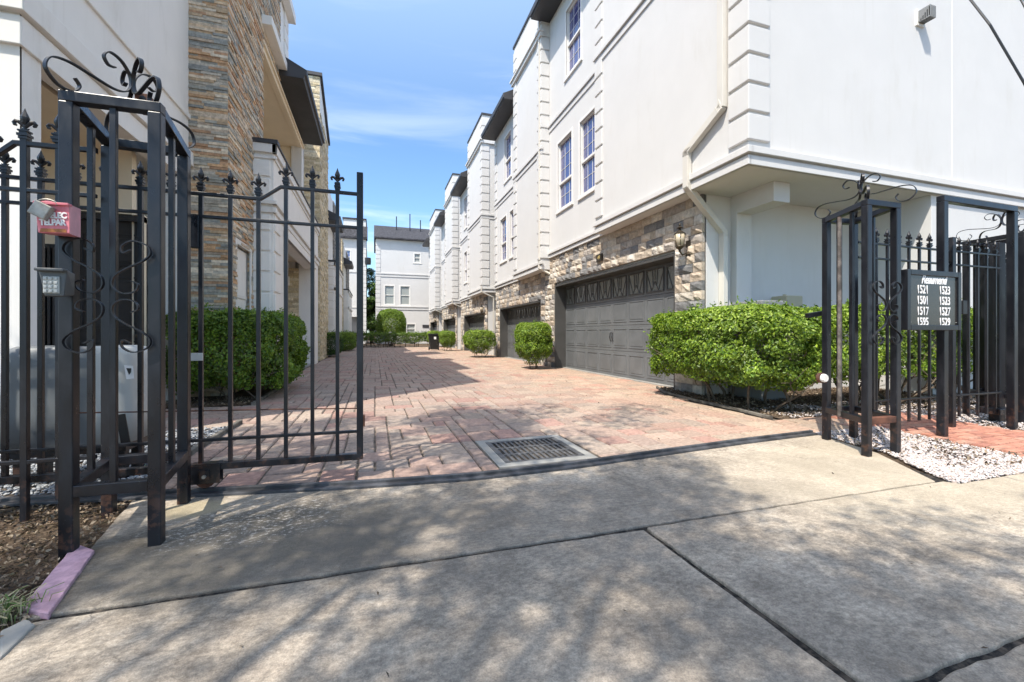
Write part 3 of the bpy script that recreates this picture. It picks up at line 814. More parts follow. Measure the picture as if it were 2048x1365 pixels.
# upper floors over the street front and the notch under them
sf = MB()
sf.box(13.0, 14.5, 4.65, 8.9, 3.421, 11.899)
sf.box(5.36, 9.02, 5.86, 5.98, -.1, 3.42)                    # back wall of the notch (near part)
sf.box(9.02, 14.5, 4.70, 8.9, -.1, 3.42)                     # flank wall and street wall beside the footpath
sf.box(5.88, 6.21, 5.73, 5.86, -.1, 3.42)
sf.box(5.88, 6.21, 5.02, 5.73, 3.11, 3.42)
sf.build('street_wall', STUCCO, h1, bevel=.004)
FN = FR('F', 4.65)
for z_ in (3.42, 7.34):
    sb_ = MB(); band(FN, XB+.001, 14.5, z_, sb_); sb_.build('cornice', STUCCO, h1, bevel=.006)
jt = MB(); FN.box(jt, 9.47, 9.485, 3.70, 11.9, -.01, .004); jt.build('render_joint', TRIM, h1)
# dryer vent on the street wall
vt = thing_v = None
v0 = at_y(1830, 52, 4.65); v1 = at_y(1849, 20, 4.65)
vp = MB(); FN.box(vp, v0.x, v0.x+.20, v0.z+.0, v0.z+.26, -.01, .03)
vo = vp.build('wall_vent', TRIM, h1); ORG[vo.name] = ORG[h1.name]
hood = MB(); zc = v0.z+.13
for k in range(6):
    w_ = .03+.028*k; FN.box(hood, v0.x+.03, v0.x+.17, zc-.09+k*.004, zc-.075+k*.03, w_, w_+.012)
for k in range(5):
    hood.box(v0.x+.03+k*.032, v0.x+.042+k*.032, 4.65-.19, 4.65-.02, zc-.09, zc+.10-.0)
hood.build('vent_louvres', PLASTIC, vo)
# downspouts
def P1(px, py, X): return at_x(px, py, X)
a = P1(1444, 0, XB-.06); b_ = P1(1444, 214, XB-.06); c_ = P1(1374, 304, XB-.06); d_ = P1(1372, 372, XB-.06)
e_ = Vector((XS+.38, 5.80, 2.78)); f_ = Vector((XS+.40, 5.78, 2.65))
downspout([Vector((a.x, b_.y, 11.6)), b_, Vector((c_.x, c_.y, c_.z)), Vector((c_.x, c_.y, d_.z-.02)), e_, Vector((e_.x, e_.y, .0))], h1)
pl_ = MB(); pp = at_x(1198, 516, XS-.05)
FSt.box(pl_, pp.y-.13, pp.y+.13, pp.z-.09, pp.z+.09, .02, .055)
plo = pl_.build('address_plate', BRONZE, h1); ORG[plo.name] = ORG[h1.name]
def text_mesh(body, size, mat, name, loc, rot, parent=None, shear=0, offset=0.0, ext=.0015, sx=1.0, space=1.0):
    cu = bpy.data.curves.new(name, 'FONT'); cu.body = body; cu.size = size; cu.extrude = ext; cu.shear = shear; cu.offset = offset
    cu.align_x = 'CENTER'; cu.align_y = 'CENTER'; cu.space_character = space
    tmp = bpy.data.objects.new(name, cu); COL.objects.link(tmp)
    dg = bpy.context.evaluated_depsgraph_get()
    me = bpy.data.meshes.new_from_object(tmp.evaluated_get(dg)); COL.objects.unlink(tmp); bpy.data.objects.remove(tmp)
    me.name = name
    M_ = Matrix.Translation(Vector(loc)) @ rot.to_matrix().to_4x4() @ Matrix.Diagonal((sx, 1, 1, 1))
    org = ORG.get(parent.name, Vector((0,0,0))) if parent else Vector((0,0,0))
    me.transform(Matrix.Translation(-org) @ M_)
    me.materials.clear(); me.materials.append(mat)
    o = bpy.data.objects.new(name, me); COL.objects.link(o)
    if parent: o.parent = parent
    return o
from mathutils import Euler
ROT_F = Euler((math.pi/2, 0, 0)).to_quaternion()                                   # faces -Y
ROT_L = Euler((math.pi/2, 0, -math.pi/2)).to_quaternion()                          # faces -X
text_mesh('49', .13, GOLD, 'plate_number', (XS-.058, pp.y, pp.z), ROT_L, plo, offset=.002)

h2 = right_house('townhouse', 'second white townhouse from the street on the right, joined to the nearest one', (12.42, 15.2), (12.83, 18.77), (13.22, 18.16),
    [(17.0, 17.87, 4.2, 6.0, 4.95), (15.75, 16.5, 4.2, 6.0, 4.95)], [(16.35, 17.25, 7.5, 9.3, 8.3)], LN, gtop=2.17, seed=4)
downspout([Vector((XB-.05, 12.50, 11.3)), Vector((XB-.05, 12.50, 3.35)), Vector((XB-.05, 12.50, 3.12)), Vector((XS-.02, 12.45, 2.95))], h2, .07)
h3 = right_house('townhouse', 'third white townhouse on the right, its flank wall visible past the gap in the row', (20.2, 23.5), (20.5, 27.1), (20.95, 26.1),
    [(25.0, 25.8, 4.2, 6.0, 4.95)], [(25.0, 25.8, 7.5, 9.3, 8.3)], LN, side=True, gtop=2.17, seed=5, lant=(20.72, 2.3))
h4 = right_house('townhouse', 'fourth white townhouse on the right, between the middle and the farthest of the row', (28.4, 31.6), (28.7, 35.2), (29.1, 34.4),
    [(33.0, 33.6, 4.2, 6.0, 4.95)], [(33.0, 33.6, 7.5, 9.3, 8.3)], LN, side=True, gtop=2.2, seed=6, lant=(28.9, 2.3))
h5 = right_house('townhouse', 'farthest white townhouse at the end of the row on the right, behind the wheeled bin', (37.0, 40.8), (37.6, 43.8), (38.2, 43.0),
    [(42.0, 42.7, 4.2, 6.0, 4.95)], [(42.0, 42.7, 7.5, 9.3, 8.3)], LN, side=True, gtop=2.2, seed=7, lant=(37.9, 2.3))
for hh, y in ((h3, 20.2), (h4, 28.4), (h5, 37.0)):
    downspout([Vector((XB-.05, y-.05, 3.35)), Vector((XB-.05, y-.05, 3.1)), Vector((XS+.3, y+.1, 2.85)), Vector((XS+.34, y+.22, .0))], hh, .07)

# ------------------------------------------------------------------ the row on the left
XW, XC, XP = -2.94, -2.38, -2.0
def left_house(name, label, Y, parts, group='pale townhouses in the row on the left'):
    root = thing(name, (XW, Y, 0), label, 'house', group)
    for nm, mat, mb, bv in parts: mb.build(nm, mat, root, bevel=bv)
    return root
def slate(mb, fr, u0, u1, v0, v1, holes=(), pal=SLATEP, seed=1, course=.045):
    return rough_blocks(mb, fr, u0, u1, v0, v1, list(holes), course, .12, .55, pal, 0, (.002, .030), 1, seed)
FW, FC, FP = FR('R', XW), FR('R', XC), FR('R', XP)
# --- first house: corner wall, entry porch, slate chimney breast, balcony, slate tower
wall = MB()
FW.wall(wall, 4.833, 8.36, 0, 10.3, [(5.08, 7.9, -.01, 3.55)], .18)
FR('F', 4.832).wall(wall, -7, XW, 0, 10.3, [], .02)
wall.box(-7, XW-.30, 4.86, 8.3, 3.70, 10.28)                         # floors over the porch
wall.box(-7, -3.95, 4.86, 5.10, 0, 3.7)
wall.box(-7, XW-.30, 8.3, 10.6, 0, 10.28)
wall.box(-7, XC-.02, 8.40, 8.8, 0, 10.27)
wall.box(XW-.30, XC-.06, 8.42, 10.7, 0, 10.27)
wall.box(XC-.65, XC-.02, 12.5, 13.6, 7.71, 10.9)                        # white corner above the eave
wall.box(-7, XC-.65, 10.6, 13.6, 7.5, 10.27)
wall.box(XC-.10, XC-.02, 10.7, 12.5, 7.51, 10.27)
wall.box(-7, XC-.1, 10.6, 12.6, 7.5, 10.26)
wall.box(-7, -2.62, 16.3, 17.95, 0, 8.6); wall.box(-7, -2.62, 20.7, 22.5, 0, 8.4)
wall.box(-7, -4.4, 10.6, 16.3, 0, 7.45)
porch = MB()
FR('F', 7.3).wall(porch, -7, XW-.30, 0, 3.7, [(-4.02, -3.02-.28+.2, -.01, 2.72)], .08)
porch.box(-7, XW-.31, 5.1, 7.3, 3.60, 3.70)
porch.box(-4.02, XW-.30, 7.38, 7.42, 0, 3.6)
rec = MB()
rec.box(-4.4, XC-.1, 10.7, 16.2, 7.42, 7.50)                         # recess ceiling
rec.box(XC-.14, XC, 10.7, 16.35, 7.40, 7.70); rec.box(XC-.02, XC+.05, 10.7, 16.35, 7.50, 7.56)
rec.box(-4.4, -4.32, 10.7, 16.2, 4.0, 7.42); rec.box(-4.4, XC-.1, 10.68, 10.74, 4.0, 7.42); rec.box(-4.4, XC-.3, 16.1, 16.2, 4.0, 7.42)
rec.box(-4.4, XP-.22, 10.9, 16.25, 3.52, 3.60)                       # porch ceiling
pil = MB(); pil.box(XC-.32, XC, 16.0, 16.35, 3.6, 7.42)
bal = MB()
bal.box(XP-.22, XP, 9.90, 17.1, 3.55, 4.96)
bal.box(XC-.2, XP-.22, 9.90, 10.10, 3.55, 4.96)
bal.box(XC-.35, XP-.22, 16.9, 17.1, 3.55, 4.96)
bal.box(XC-.3, XP-.22, 10.1, 16.9, 3.55, 3.9)
bal.box(XC-.12, XP, 9.90, 10.9, -.05, 3.55)                          # near pier
bal.box(XP-.5, XP, 16.2, 17.1, -.05, 3.55)                           # far pier
bal.box(XP-.32, XP+.02, 10.9, 16.2, 3.30, 3.55)
bb = MB(); FPb = FR('R', XP); FNb = FR('F', 9.90)
for fr, a, b in ((FPb, 9.84, 17.16), (FNb, XC-.12, XP+.06)):
    fr.box(bb, a, b, 4.78, 4.96, -.02, .06); fr.box(bb, a, b, 4.66, 4.72, -.02, .03); fr.box(bb, a, b, 3.72, 3.80, -.02, .07); fr.box(bb, a, b, 3.55, 3.66, -.02, .04)
FPb.box(bb, 10.9, 16.3, 3.30, 3.42, -.02, .05)
qq = MB()
quoins(FNb, XC+.0, XP-.06, .2, 3.5, .42, mb=qq, w=.03); quoins(FPb, 9.93, 10.5, .2, 3.5, .42, mb=qq, w=.03); qq3 = MB(); quoins(FNb, XC+.0, XP-.06, 3.85, 4.62, .40, mb=qq3, w=.03)
qq2 = MB(); quoins(FR('R', XC-.02), 13.1, 13.58, 8.3, 10.8, .42, mb=qq2, w=.04)
cap = MB(); cap.box(XC-.15, XP+.09, 9.82, 10.05, 4.96, 5.05); cap.box(XP-.26, XP+.09, 10.05, 17.2, 4.96, 5.00)
eav = MB(); eav.yprism([(XC-.1, 7.72), (-1.78, 7.72), (-1.76, 7.80), (-1.70, 7.82), (-1.70, 7.96), (XC-.1, 8.35)], 12.25, 16.45)
eav.yprism([(XC-.12, 8.3), (XC-.12, 8.75), (-6.5, 10.2), (-6.5, 9.75)], 13.6, 17.9)
bnd = MB()
FW.box(bnd, 4.80, 8.36, 3.55, 3.80, 0, .03); FW.box(bnd, 4.76, 8.36, 3.83, 4.05, 0, .07)
FR('F', 4.84).box(bnd, -7, XW+.027, 3.552, 3.798, 0, .046); FR('F', 4.84).box(bnd, -7, XW+.066, 3.832, 4.048, 0, .086)
sil = MB(); FW.box(sil, 5.55, 8.36, 4.60, 4.68, 0, .03)
ldg = MB(); FC.box(ldg, 10.55, 12.45, 7.86, 8.06, 0, .22)
hcn = MB(); FC.box(hcn, 12.5, 13.65, 10.0, 10.25, 0, .2)
st1 = MB()
slate(st1, FR('F', 8.36), XW, XC, 0, 10.3, seed=11)
slate(st1, FC, 8.36, 10.7, 0, 10.3, [(8.80, 9.72, .95, 2.70)], seed=12)
slate(st1, FC, 10.7, 12.5, 7.70, 10.3, seed=13)
H1 = left_house('townhouse', 'nearest pale townhouse on the left with a slate chimney breast, entry porch and balcony', 4.84,
   [('wall', STUCCO_L, wall, 0), ('porch', CREAM_SHADE, porch, 0), ('recess', CREAM_SHADE, rec, .006), ('balcony', STUCCO_L, bal, .006), ('balcony_moulding', TRIM, bb, .006), ('quoins', STUCCO_L, qq, .01), ('quoins', STUCCO_L, qq2, .01), ('quoins', STUCCO_L, qq3, .01),
    ('coping', DARKROOF, cap, .006), ('eave', DARKROOF, eav, .008), ('cornice', STUCCO_L, bnd, .006), ('string_course', STUCCO_L, sil, .006), ('ledge', STUCCO_L, ldg, .006), ('cornice', STUCCO_L, hcn, .006), ('recess_pillar', TRIM, pil, .005)])
st1.build('slate_cladding', SLATE, H1, colors=True)
# tower of tan ledgestone
tw = MB(); tw.box(-2.95, XP-.03, 17.93, 20.85, 0, 10.98); tw.build('tower_core', STUCCO_L, H1)
st2 = MB(); slate(st2, FR('F', 17.93), -2.58, XP-.03, 0, 11.0, pal=TANP, seed=21, course=.085); slate(st2, FR('R', XP-.03), 17.93, 20.85, 0, 9.6, pal=TANP, seed=22, course=.085)
st2.build('tower_cladding', SLATE, H1, colors=True)
tr = MB(); tr.xprism([(17.85, 11.0), (17.85, 11.12), (20.95, 9.75), (20.95, 9.60)], -2.7, XP+.06)
tr.build('tower_roof', DARKROOF, H1)
window(FC, 8.82, 9.70, .97, 2.68, H1, 1, 1, 1, 1.75, GLASS_G, .12, .09)
dm = MB(); fD = FR('F', 7.38)
fD.box(dm, -3.96, -3.10, 0, 2.62, -.02, .02)
for r_, (a, b) in enumerate(((.25, .95), (1.10, 1.85), (2.0, 2.45))):
    for u_ in (-3.84, -3.47):
        for q_ in ((u_, u_+.025, a, b), (u_+.27, u_+.295, a, b), (u_+.025, u_+.27, a, a+.025), (u_+.025, u_+.27, b-.025, b)): fD.box(dm, *q_, .02, .034)
        fD.box(dm, u_+.06, u_+.235, a+.06, b-.06, .02, .030)
do = dm.build('front_door', DOORM, H1, bevel=.003); ORG[do.name] = ORG[H1.name]
MB().lathe([(.012,-.03),(.028,-.02),(.03,0),(.028,.02),(.012,.03)], (-3.17, 7.30, 1.02), 10).build('door_knob', BRONZE, do)
df = MB(); fD.box(df, -4.03, -3.96, 0, 2.70, .0, .10); fD.box(df, -3.96, -3.10, 2.62, 2.70, .0, .10); df.build('door_frame', DOORM, H1)
sh = MB()
for k in range(9): fD.box(sh, -4.52+k*.055, -4.49+k*.055, .2, 2.2, .08, .13)
fD.box(sh, -4.53, -4.03, .15, 2.25, .075, .085)
sh.build('shutter', DOORM, H1)
# entry under the balcony
en = MB(); en.box(-4.4, -2.85, 13.4, 16.2, 0, 2.95); en.box(-2.87, -2.78, 13.35, 16.2, 2.70, 3.0); en.box(-2.87, -2.81, 13.35, 13.6, 0, 2.7); en.box(-2.87,-2.81,15.6,15.85,0,2.7)
en.build('entry', TRIM, H1, bevel=.006)
ed = MB(); ed.box(-2.86, -2.83, 14.4, 15.3, 0, 2.15); ed.build('front_door', DOORM, H1)
lantern(FR('R', -2.85), 14.0, 2.05, H1, .9)
st3 = MB(); slate(st3, FR('F', 16.2), -2.84, XP-.5, 0, 3.3, pal=TANP, seed=23, course=.085); st3.build('entry_cladding', SLATE, H1, colors=True)
# --- second house
def left_far(name, label, Y, zc, ze, yend, seed, tall):
    w = MB(); w.box(-7, XC-.02, Y-1.5, yend, 0, tall-.05); w.box(XC-.3, XP-.02, Y, Y+5.5, 0, zc-.1)
    st = MB()
    slate(st, FC, Y-1.5, Y, 0, tall, pal=TANP, seed=seed, course=.10); slate(st, FR('F', Y-1.5), -2.9, XC, 0, tall, pal=TANP, seed=seed+1, course=.10)
    slate(st, FR('R', XC+.02), Y+3.4, yend, zc, tall, pal=[(.28,.26,.24),(.36,.33,.29),(.22,.21,.20)], seed=seed+2, course=.10)
    q = MB(); quoins(FR('F', Y), XC+.02, XP-.06, .2, zc-.3, .42, mb=q, w=.03); quoins(FR('R', XP-.02), Y+.05, Y+.5, .2, zc-.3, .42, mb=q, w=.03)
    c = MB(); c.box(XC-.1, XP+.06, Y-.06, Y+5.6, zc-.1, zc)
    b = MB(); FR('R', XP-.02).box(b, Y-.05, Y+5.55, zc-.28, zc-.1, -.02, .05); FR('F', Y).box(b, XC, XP+.03, zc-.28, zc-.1, -.02, .05); FR('R', XP-.02).box(b, Y-.05, Y+5.55, zc-1.55, zc-1.42, -.02, .06)
    FR('F', Y).box(b, XC, XP+.04, zc-1.55, zc-1.42, -.02, .05)
    e = MB(); e.yprism([(XC-.1, ze), (-1.80, ze), (-1.76, ze+.10), (-1.74, ze+.24), (XC-.1, ze+.6)], Y+.3, Y+3.2)
    o = left_house(name, label, Y-1.5, [('wall', STUCCO_L, w, 0), ('quoins', STUCCO_L, q, .01), ('coping', DARKROOF, c, 0), ('cornice', TRIM, b, .006), ('eave', DARKROOF, e, .01)])
    st.build('stone_cladding', SLATE, o, colors=True)
    return o
H2 = left_far('townhouse', 'second pale townhouse on the left, its white quoined pier seen between the gate bars', 24.0, 4.9, 7.05, 33.0, 31, 9.0)
H3 = left_far('townhouse', 'third pale townhouse on the left, just short of the end hedge', 36.0, 4.6, 6.6, 43.5, 41, 8.2)
window(FR('R', XC-.02+.14), 27.8, 28.6, 5.2, 6.6, H2, 2, 2, 2)

# ------------------------------------------------------------------ houses closing the far end
e1 = thing('townhouse', (2.5, 46, 0), 'white townhouse facing down the lane at its far end under a dark pitched roof', 'house')
FE = FR('F', 46.0)
def epx(px, py, Y=46.0): p = at_y(px, py, Y); return p.x, p.z
wb = MB(); ez = epx(800, 480)[1]
wh = []
for (x0, x1, y0, y1) in ((770, 788, 572, 609), (801, 819, 573, 610), (829, 840, 508, 525), (814, 830, 649, 668)):
    a, d = epx(x0, y0)[0], epx(x0, y0)[1]; b, c = epx(x1, y1); wh.append((a, b, c, d))
FE.wall(wb, .10, 12, 0, ez, wh, .16)
wb.box(.10, 12, 46.17, 54, 0, ez)
wb.build('wall', STUCCO, e1)
for k, hh in enumerate(wh): window(FE, *hh, e1, 3 if k > 1 else 1, 1, 1, None, BLIND, .1, .12)
rf = MB(); rf.xprism([(45.55, ez-.05), (45.55, ez+.08), (50, ez+2.3), (54.4, ez+.08), (54.4, ez-.05)], -.1, 12.3); ro = rf.build('roof', SHINGLE, e1); ORG[ro.name] = ORG[e1.name]
for px, h_ in ((793, .9), (820, 1.3), (841, .7)):
    p = at_y(px, 462, 48.5); MB().tube([Vector((p.x, 48.6, ez+1.4)), Vector((p.x, 48.6, ez+2.2+h_))], .06, 6).build('roof_pipe', BLACKP, ro)
eb = MB()
for py in (552, 617):
    z = epx(800, py)[1]; FE.box(eb, .08, 12, z-.16, z, -.02, .05); FE.box(eb, .08, 12, z+.12, z+.22, -.02, .08)
eb.build('cornice', STUCCO, e1)
quoins(FE, .06, .55, 2.0, ez-.2, .45, e1)
a, d = epx(845, 650); b, c = epx(858, 656); lv_ = MB(); FE.box(lv_, a, b, c, d, 0, .04); lv_.build('vent', DARKROOF, e1)

e2 = thing('townhouse', (-2.5, 48, 0), 'white flat-topped townhouse at the far left end of the lane, past the gate post', 'house')
FE2 = FR('F', 48.0); X1 = at_y(732, 600, 48).x; ez2 = at_y(715, 478, 48).z
wa = MB(); wi = [(at_y(684, 0, 48).x, at_y(700.5, 0, 48).x, at_y(690, 527, 48).z, at_y(690, 501, 48).z)]
gx0, gx1, gz = at_y(697, 0, 48).x, at_y(717, 0, 48).x, at_y(700, 634, 48).z
FE2.wall(wa, -7, X1, 0, ez2, wi + [(gx0, gx1, -.01, gz)], .2); wa.box(-7, X1, 48.2, 55, gz, ez2); wa.box(-7, X1, 48.9, 55, 0, gz); wa.box(-3.2, X1-.02, 48.6, 54, ez2, at_y(715, 440, 48.6).z)
wa.build('wall', STUCCO, e2); window(FE2, *wi[0], e2, 3, 2, 2)
r2 = MB(); r2.xprism([(47.6, ez2-.05), (47.6, ez2+.15), (48.6, ez2+1.5), (48.6, ez2-.05)], -7, X1+.15); r2.box(-3.3, X1+.05, 48.5, 54.1, at_y(715, 440, 48.6).z, at_y(715, 437, 48.6).z); r2.build('roof', SHINGLE, e2)
b2 = MB()
for py in (545, 616): z = at_y(700, py, 48).z; FE2.box(b2, -7, X1, z, z+.12, -.02, .05)
b2.build('cornice', STUCCO, e2); quoins(FE2, X1-.5, X1+.03, 1, ez2-.2, .45, e2)
sd = MB(); p = at_y(735, 520, 47.0); sd.tube([Vector((X1, 47.9, p.z)), Vector((X1+.25, 47.8, p.z))], .05, 6); sd.lathe([(.30,-.35),(.32,0),(.30,.35)], (X1+.20, 47.9, p.z), 10); sd.build('wall_unit', BLACKP, e2)

# ------------------------------------------------------------------ ironwork
def finial_mb(h=.155):
    """fleur-de-lis spear on a stepped collar, base at z=0"""
    m = MB(); k = h/.155
    m.box(-.017*k, .017*k, -.017*k, .017*k, 0, .012*k).box(-.021*k, .021*k, -.021*k, .021*k, .014*k, .026*k).box(-.015*k, .015*k, -.015*k, .015*k, .026*k, .036*k).box(-.019*k, .019*k, -.019*k, .019*k, .036*k, .044*k)
    m.lathe([(.007*k, .044*k), (.007*k, .072*k), (.012*k, .082*k), (.017*k, .098*k), (.018*k, .108*k), (.012*k, .124*k), (.006*k, .138*k), (.003*k, .148*k), (.0005, .155*k)], (0, 0, 0), 8)
    for s in (-1, 1):
        pts = [(0, .060), (.012, .074), (.024, .086), (.035, .088), (.041, .080), (.038, .070), (.031, .068)]
        m.tube([Vector((s*x*k, 0, z*k)) for x, z in pts], [.007*k, .008*k, .009*k, .009*k, .0085*k, .0075*k, .005*k], 6)
        m.tube([Vector((s*x*k, 0, z*k)) for x, z in ((0, .058), (.010, .050), (.017, .054))], [.005*k, .0045*k, .003*k], 5)
    return m
FIN_MESH = finial_mb().build('finial', IRON, smooth=False)
FIN_DATA = FIN_MESH.data; bpy.data.objects.remove(FIN_MESH)
def spike(parent_obj, root, loc, rz=0, s=1.0):
    o = bpy.data.objects.new('finial', FIN_DATA); COL.objects.link(o); o.parent = parent_obj
    o.location = Vector(loc) - ORG[root.name]; o.rotation_euler = (0, 0, rz); o.scale = (s, s, s)
def pickets(root, xs, y, z0, ztop, w=.024, s=1.0):
    for x, zt in zip(xs, ztop):
        m = MB().box(x-w/2, x+w/2, y-w/2, y+w/2, z0, zt)
        p = m.build('picket', IRON, root, bevel=.0015)
        spike(p, root, (x, y, zt-.002), 0, s)
# sliding gate leaf standing open, running behind the left column
GY = 3.27
gt = thing('sliding_gate', (-1.1, GY, .05), 'open sliding iron gate leaf with a stepped top rail, resting on its floor roller', 'gate')
gx = [at_y(p, 500, GY).x for p in (402, 461, 517, 572, 625, 675)]
stepx = (at_y(522, 400, GY).x, at_y(562, 400, GY).x); xe = at_y(720, 500, GY).x
def ztop(x): return 1.97 if x < stepx[0] else (2.06 if x > stepx[1] else 2.0)
more = []; x = gx[0] - .162
while x > -3.6: more.append(x); x -= .162
pickets(gt, gx, GY, .19, [ztop(x)+.02 for x in gx]); pickets(gt, more, GY, .22, [1.99]*len(more))
r = MB(); r.strap([Vector((-3.7, GY, 1.97)), Vector((stepx[0], GY, 1.965)), Vector((stepx[1], GY, 2.06)), Vector((xe, GY, 2.06))], (0, 1, 0), .026, .022); r.build('top_rail', IRON, gt, bevel=.003)
MB().bar((-3.7, GY, 1.822), (xe, GY, 1.816), .026, .020).build('rail', IRON, gt, bevel=.003)
MB().bar((-3.7, GY, .376), (xe, GY, .345), .026, .020).build('rail', IRON, gt, bevel=.003)
MB().bar((-3.7, GY, .225), (xe, GY, .165), .045, .045).build('bottom_rail', IRON, gt, bevel=.004)
MB().bar((xe, GY, .145), (xe, GY, 2.215), .044, .044).build('end_post', IRON, gt, bevel=.004)
cb = MB(); cb.tube([Vector((-1.75, GY+.03, .565)), Vector((-1.2, GY+.03, .545)), Vector((-.6, GY+.03, .525)), Vector((xe, GY+.03, .505))], .0045, 6); cb.build('drive_cable', RUST, gt)
ry = MB(); rx = at_y(411, 940, GY-.02).x
ry.box(rx-.085, rx+.085, GY-.035, GY-.028, .075, .195).box(rx-.085, rx+.085, GY+.028, GY+.035, .075, .195).box(rx-.085, rx+.085, GY-.035, GY+.035, .195, .205).box(rx-.085, rx-.078, GY-.03, GY+.03, .075, .2)
ry.box(rx-.03, rx+.03, GY-.042, GY-.033, .10, .165)
rb = ry.build('roller_bracket', IRON, gt, bevel=.003); ORG[rb.name] = ORG[gt.name]
wh = MB(); wh.tube([Vector((rx, GY-.022, .105)), Vector((rx, GY-.008, .105)), Vector((rx, GY+.008, .105)), Vector((rx, GY+.022, .105))], [.060, .052, .052, .060], 20); wh.build('roller', RUST, rb)
ax = MB(); ax.tube([Vector((rx, GY-.055, .125)), Vector((rx, GY-.03, .125))], .012, 8); ax.build('axle_bolt', ALU, rb)
sx_ = at_y(717, 837, GY).x
MB().box(xe+.022, xe+.034, GY-.02, GY+.02, .38, .46).build('striker', RUST, gt, bevel=.003)
pb = MB(); p = at_y(388, 714, GY); pb.box(p.x-.035, p.x+.055, GY-.03, GY-.012, p.z-.025, p.z+.025); pb.build('label_plate', PLASTIC_L, gt, bevel=.002)
mp_ = MB(); p = at_y(392, 460, GY); mp_.box(p.x-.03, p.x+.02, GY-.02, GY+.02, p.z-.12, p.z+.09); mp_.build('guide_block', IRON, gt, bevel=.003)

# fixed fence panel left of the column
FY = 3.05
fl = thing('iron_fence', (-2.0, FY, 0), 'fixed iron fence panel at the left edge, its raised rail carrying one tall fleur finial', 'fence')
fx = [at_y(50, 500, FY).x + .145*k for k in (-2, -1, 0, 1)]
for i, x in enumerate(fx):
    w_ = .030 if i == 2 else .022
    zt = 2.10 if i >= 2 else (2.0 if i == 1 else 1.92)
    p = MB().box(x-w_/2, x+w_/2, FY-w_/2, FY+w_/2, .02 if i == 2 else .12, zt+.02).build('picket', IRON, fl, bevel=.002); spike(p, fl, (x, FY, zt+.018), 0, 1.12)
x0 = at_y(30, 285, FY).x
r = MB(); r.strap([Vector((-3.0, FY, 1.99)), Vector((x0-.10, FY, 1.995)), Vector((x0, FY, 2.095)), Vector((-1.52, FY, 2.10))], (0, 1, 0), .028, .026); r.build('top_rail', IRON, fl, bevel=.003)
MB().bar((-3.0, FY, 1.84), (-1.52, FY, 1.84), .028, .022).build('rail', IRON, fl, bevel=.003)
MB().bar((-3.0, FY, .345), (-1.52, FY, .345), .028, .022).build('rail', IRON, fl, bevel=.003)

def scurve(ctrl, n=10):
    """Catmull-Rom through (a,b) points"""
    P = [ctrl[0]] + list(ctrl) + [ctrl[-1]]; out = []
    for i in range(1, len(P)-2):
        for k in range(n):
            t = k/n
            out.append(tuple(.5*((2*P[i][c]) + (-P[i-1][c]+P[i+1][c])*t + (2*P[i-1][c]-5*P[i][c]+4*P[i+1][c]-P[i+2][c])*t*t + (-P[i-1][c]+3*P[i][c]-3*P[i+1][c]+P[i+2][c])*t**3) for c in (0, 1)))
    out.append(tuple(P[-2])); return out
CROWN = scurve([(.30,.135),(.345,.12),(.36,.07),(.315,.035),(.275,.045),(.262,.085)][::-1][:0] + [(.275,.115),(.255,.085),(.285,.045),(.345,.045),(.392,.095),(.372,.155),(.30,.178),(.20,.172),(.10,.165),(.035,.185),(.008,.235),(.018,.29),(.06,.335),(.115,.345),(.145,.31),(.125,.275),(.09,.28)], 8)
MIDS = scurve([(.085,.455),(.115,.44),(.115,.475),(.075,.50),(.025,.48),(.012,.44),(.045,.40),(.10,.365),(.145,.325),(.150,.275),(.115,.245),(.07,.255),(.058,.29),(.085,.305)], 8)
def gate_column(name, label, P, H, legs, crown_c, front, mids, rust=False, crown=True, scroll=True, group='ironwork gate columns'):
    """P: four ground corners in order; square posts tied by rails, bars and scrolls"""
    base = sum((Vector((x, y, 0)) for x, y in P), Vector())/4
    root = thing(name, base, label, 'gate column', group)
    W = .056; W3 = [Vector((x, y, 0)) for x, y in P]
    for i, p in enumerate(W3):
        m = MB(); m.box(p.x-W/2, p.x+W/2, p.y-W/2, p.y+W/2, legs[i], H-.05); m.build('post', IRON, root, bevel=.005)
    zr = .30
    for i in range(4):
        a, b = W3[i], W3[(i+1) % 4]; d = (b-a).normalized()
        A, B = a-d*(.028 if i in (0, 2) else -.028), b+d*(.028 if i in (0, 2) else -.028)
        MB().bar(A+Vector((0,0,H-.025)), B+Vector((0,0,H-.025)), .056, .05).build('top_rail', IRON, root, bevel=.004)
        MB().bar(a+d*.027+Vector((0,0,zr)), b-d*.027+Vector((0,0,zr)), .052, .056).build('bottom_rail', (RUST if rust and i == 0 else IRON), root, bevel=.004)
        for k in range(mids[i]):
            q = a.lerp(b, (k+1)/(mids[i]+1))
            w_ = .026
            MB().box(q.x-w_/2, q.x+w_/2, q.y-w_/2, q.y+w_/2, zr+.02, H-.045).build('bar', IRON, root, bevel=.002)
    if crown:
        c = base + Vector((crown_c[0], crown_c[1], H-.03))
        for i, p in enumerate(W3):
            d = (p - base); d.z = 0; d.normalize(); s = Vector((-d.y, d.x, 0))
            pts = [c + d*a + Vector((0, 0, b)) for a, b in CROWN]
            m = MB(); m.strap(pts, s, .019, .006); m.build('crown_scroll', IRON, root)
    if scroll:
        a, b = W3[front[0]], W3[front[1]]; mid = (a+b)/2; d = (b-a).normalized(); nrm = Vector((d.y, -d.x, 0)); L = (b-a).length/2-.012
        for s1 in (-1, 1):
            for up in (0, 1):
                pts = []
                for u, v in MIDS:
                    uu = .150-u if up else .150-u     # distance from the centre bar
                    u2 = (.158-u)*L/.150*1.0 + .012
                    zz = 1.235 + (v-.235) if up else 1.225 - (v-.235)
                    pts.append(mid + d*(s1*u2) + nrm*.048 + Vector((0, 0, zz)))
                m = MB(); m.strap(pts, nrm, .018, .005); m.build('scroll', IRON, root)
    return root
